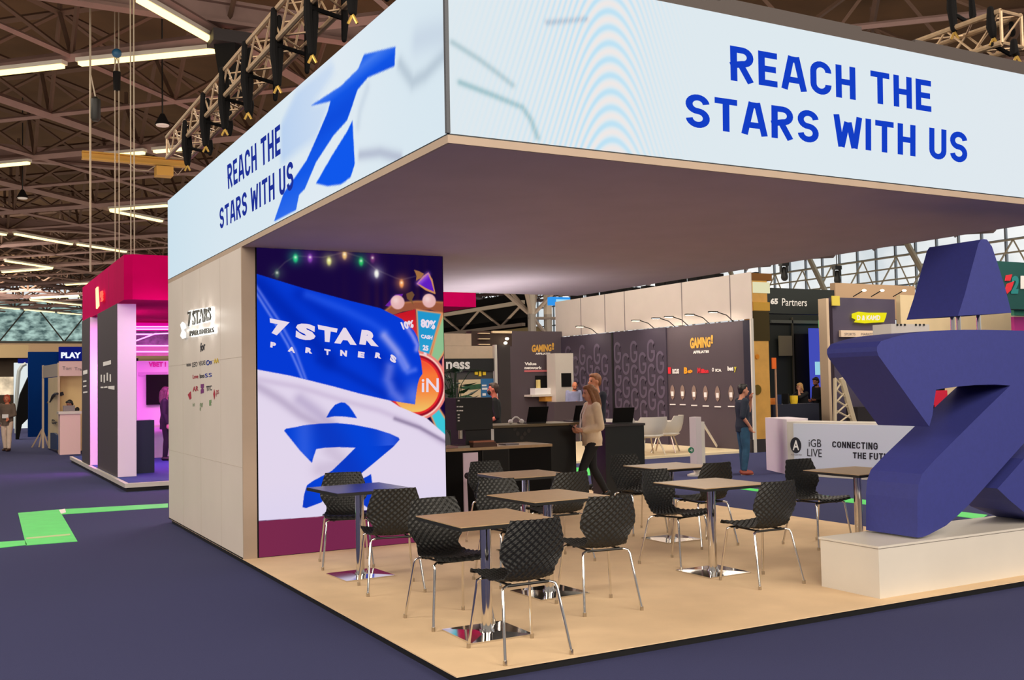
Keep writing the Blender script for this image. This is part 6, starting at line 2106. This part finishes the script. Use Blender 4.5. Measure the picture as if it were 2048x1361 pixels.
# bald man in pale blue shirt
H = 1.76
J = stand(H)
J['neck'] = (0, .03 * H, .832 * H)
J['head'] = (0, .065 * H, .912 * H)
J['elb'] = [(-.130 * H, .02 * H, .635 * H), (.130 * H, .02 * H, .635 * H)]
J['wri'] = [(-.03 * H, .125 * H, .610 * H), (.05 * H, .12 * H, .62 * H)]
J['hand'] = [(.5, 1, 0), (-.5, 1, .1)]
BX = [(13.683,1.690)][0][0]
person('bald man in pale blue shirt looking down at papers in the gaming stand', (BX, 20.4, .05), heading_of(-AWAY * .9 + RIGHT * .25), H, J,
       {'skin': (214, 138, 102), 'top': (150, 156, 190), 'trousers': (40, 40, 60), 'sleeve': .55, 'face': (.1, 1, -.45), 'girth': 1.08, 'hair': None, 'beard': (96, 60, 48)})

# man in black with a mask
H = 1.77
J = stand(H)
J['elb'] = [(-.125 * H, -.03 * H, .635 * H), (.125 * H, -.03 * H, .635 * H)]
J['wri'] = [(-.09 * H, .09 * H, .585 * H), (.09 * H, .09 * H, .585 * H)]
J['hand'] = [(.2, 1, -.1), (-.2, 1, -.1)]
MX = [(6.389,1.729)][0][0]
person('man in black with dark face mask standing behind the long bar', (MX, 11.6, .002), heading_of(-RIGHT), H, J,
       {'skin': (220, 120, 96), 'hair': (70, 50, 42), 'top': (16, 16, 18), 'trousers': (16, 16, 18), 'sleeve': 0, 'mask': (26, 26, 30), 'hem': .47})

# two people at the reception desk
H = 1.66
J = stand(H)
J['head'] = (0, .14, 1.50)
J['neck'] = (0, .08, 1.36)
J['chest'] = (0, .04, 1.20)
J['sho'] = [(-.165, .06, 1.325), (.165, .06, 1.325)]
J['elb'] = [(-.14, .30, 1.215), (.17, .30, 1.215)]
J['wri'] = [(-.05, .235, 1.40), (-.02, .40, 1.225)]
J['hand'] = [(.15, -.1, 1), (-1, .3, 0)]
BX2 = [(18.570,1.288)][0][0]
person('blonde person in black leaning on the reception desk, hand on the face', (BX2, 16.05, .002), heading_of(-RIGHT * .8 - AWAY * .5), H, J,
       {'skin': (206, 150, 120), 'hair': (206, 160, 96), 'hair_style': 'bob', 'top': (22, 22, 26), 'trousers': (26, 26, 32), 'sleeve': .3, 'hem': .47, 'face': (0, 1, -.2)})

H = 1.80
J = stand(H)
J['head'] = (0, .05 * H, .912 * H)
J['neck'] = (0, .015 * H, .833 * H)
J['elb'] = [(-.125 * H, .0, .635 * H), (.125 * H, .0, .635 * H)]
J['wri'] = [(-.05 * H, .11 * H, .62 * H), (.05 * H, .11 * H, .6 * H)]
J['hand'] = [(.3, 1, 0), (-.3, 1, 0)]
BX3 = [(19.808,1.262)][0][0]
person('bearded man in black with white lanyard standing behind the reception desk', (BX3, 16.7, .002), heading_of(-RIGHT * .85 - AWAY * .4), H, J,
       {'skin': (200, 132, 104), 'hair': (40, 28, 26), 'beard': (44, 30, 28), 'top': (18, 18, 22), 'trousers': (22, 22, 28), 'face': (0, 1, -.35), 'hem': .47})

# person walking in the far left aisle
H = 1.72
J = stand(H)
J['kne'] = [(-.056 * H, .035 * H, .285 * H), (.056 * H, -.005 * H, .285 * H)]
J['ank'] = [(-.058 * H, .05 * H, .045 * H), (.058 * H, -.06 * H, .05 * H)]
J['elb'] = [(-.135 * H, -.01 * H, .635 * H), (.130 * H, -.02 * H, .635 * H)]
J['wri'] = [(-.06 * H, .105 * H, .60 * H), (.135 * H, .02 * H, .485 * H)]
PXL = [(-0.953,29.390)][0]
o, child, M = person('red-haired person in grey jacket and white trousers walking in the far left aisle', (PXL[0], PXL[1], .002), heading_of(-AWAY), H, J,
                     {'skin': (214, 130, 96), 'hair': (190, 76, 44), 'hair_style': 'bob', 'top': (108, 92, 80), 'top_name': 'jacket', 'trousers': (226, 204, 182), 'hem': .45, 'loose': 1.16, 'shoe': (70, 46, 36), 'leg': 1.05})
child('held_paper', M_whiteink, MB().box(-.14, .05, .20, .205, 1.0, 1.12))

# dark-haired person behind the pale pink counter
H = 1.70
J = stand(H)
J['head'] = (0, .09 * H, .895 * H)
J['neck'] = (0, .045 * H, .825 * H)
J['elb'] = [(-.15 * H, .03 * H, .655 * H), (.15 * H, .03 * H, .655 * H)]
J['wri'] = [(-.06 * H, .12 * H, .645 * H), (.06 * H, .12 * H, .645 * H)]
J['hand'] = [(.3, 1, 0), (-.3, 1, 0)]
PXC = [(0.706,1.528)][0][0]
person('dark-haired person in black bending over the pale pink counter', (PXC, 26.95, -.12), heading_of(-AWAY * .6 - RIGHT * .7), H, J,
       {'skin': (150, 100, 80), 'hair': (22, 18, 18), 'top': (26, 24, 24), 'trousers': (24, 24, 26), 'face': (0, 1, -.5), 'hem': .48})

# dark figure at the edge of the crimson booth
H = 1.68
J = stand(H)
PXD = [(1.811,1.530)][0][0]
person('person in dark clothes with long hair standing inside the crimson booth', (PXD, 19.0, .152), heading_of(RIGHT + AWAY * .3), H, J,
       {'skin': (176, 120, 130), 'hair': (90, 56, 70), 'hair_style': 'long', 'top': (34, 26, 44), 'trousers': (24, 20, 32), 'hem': .42})
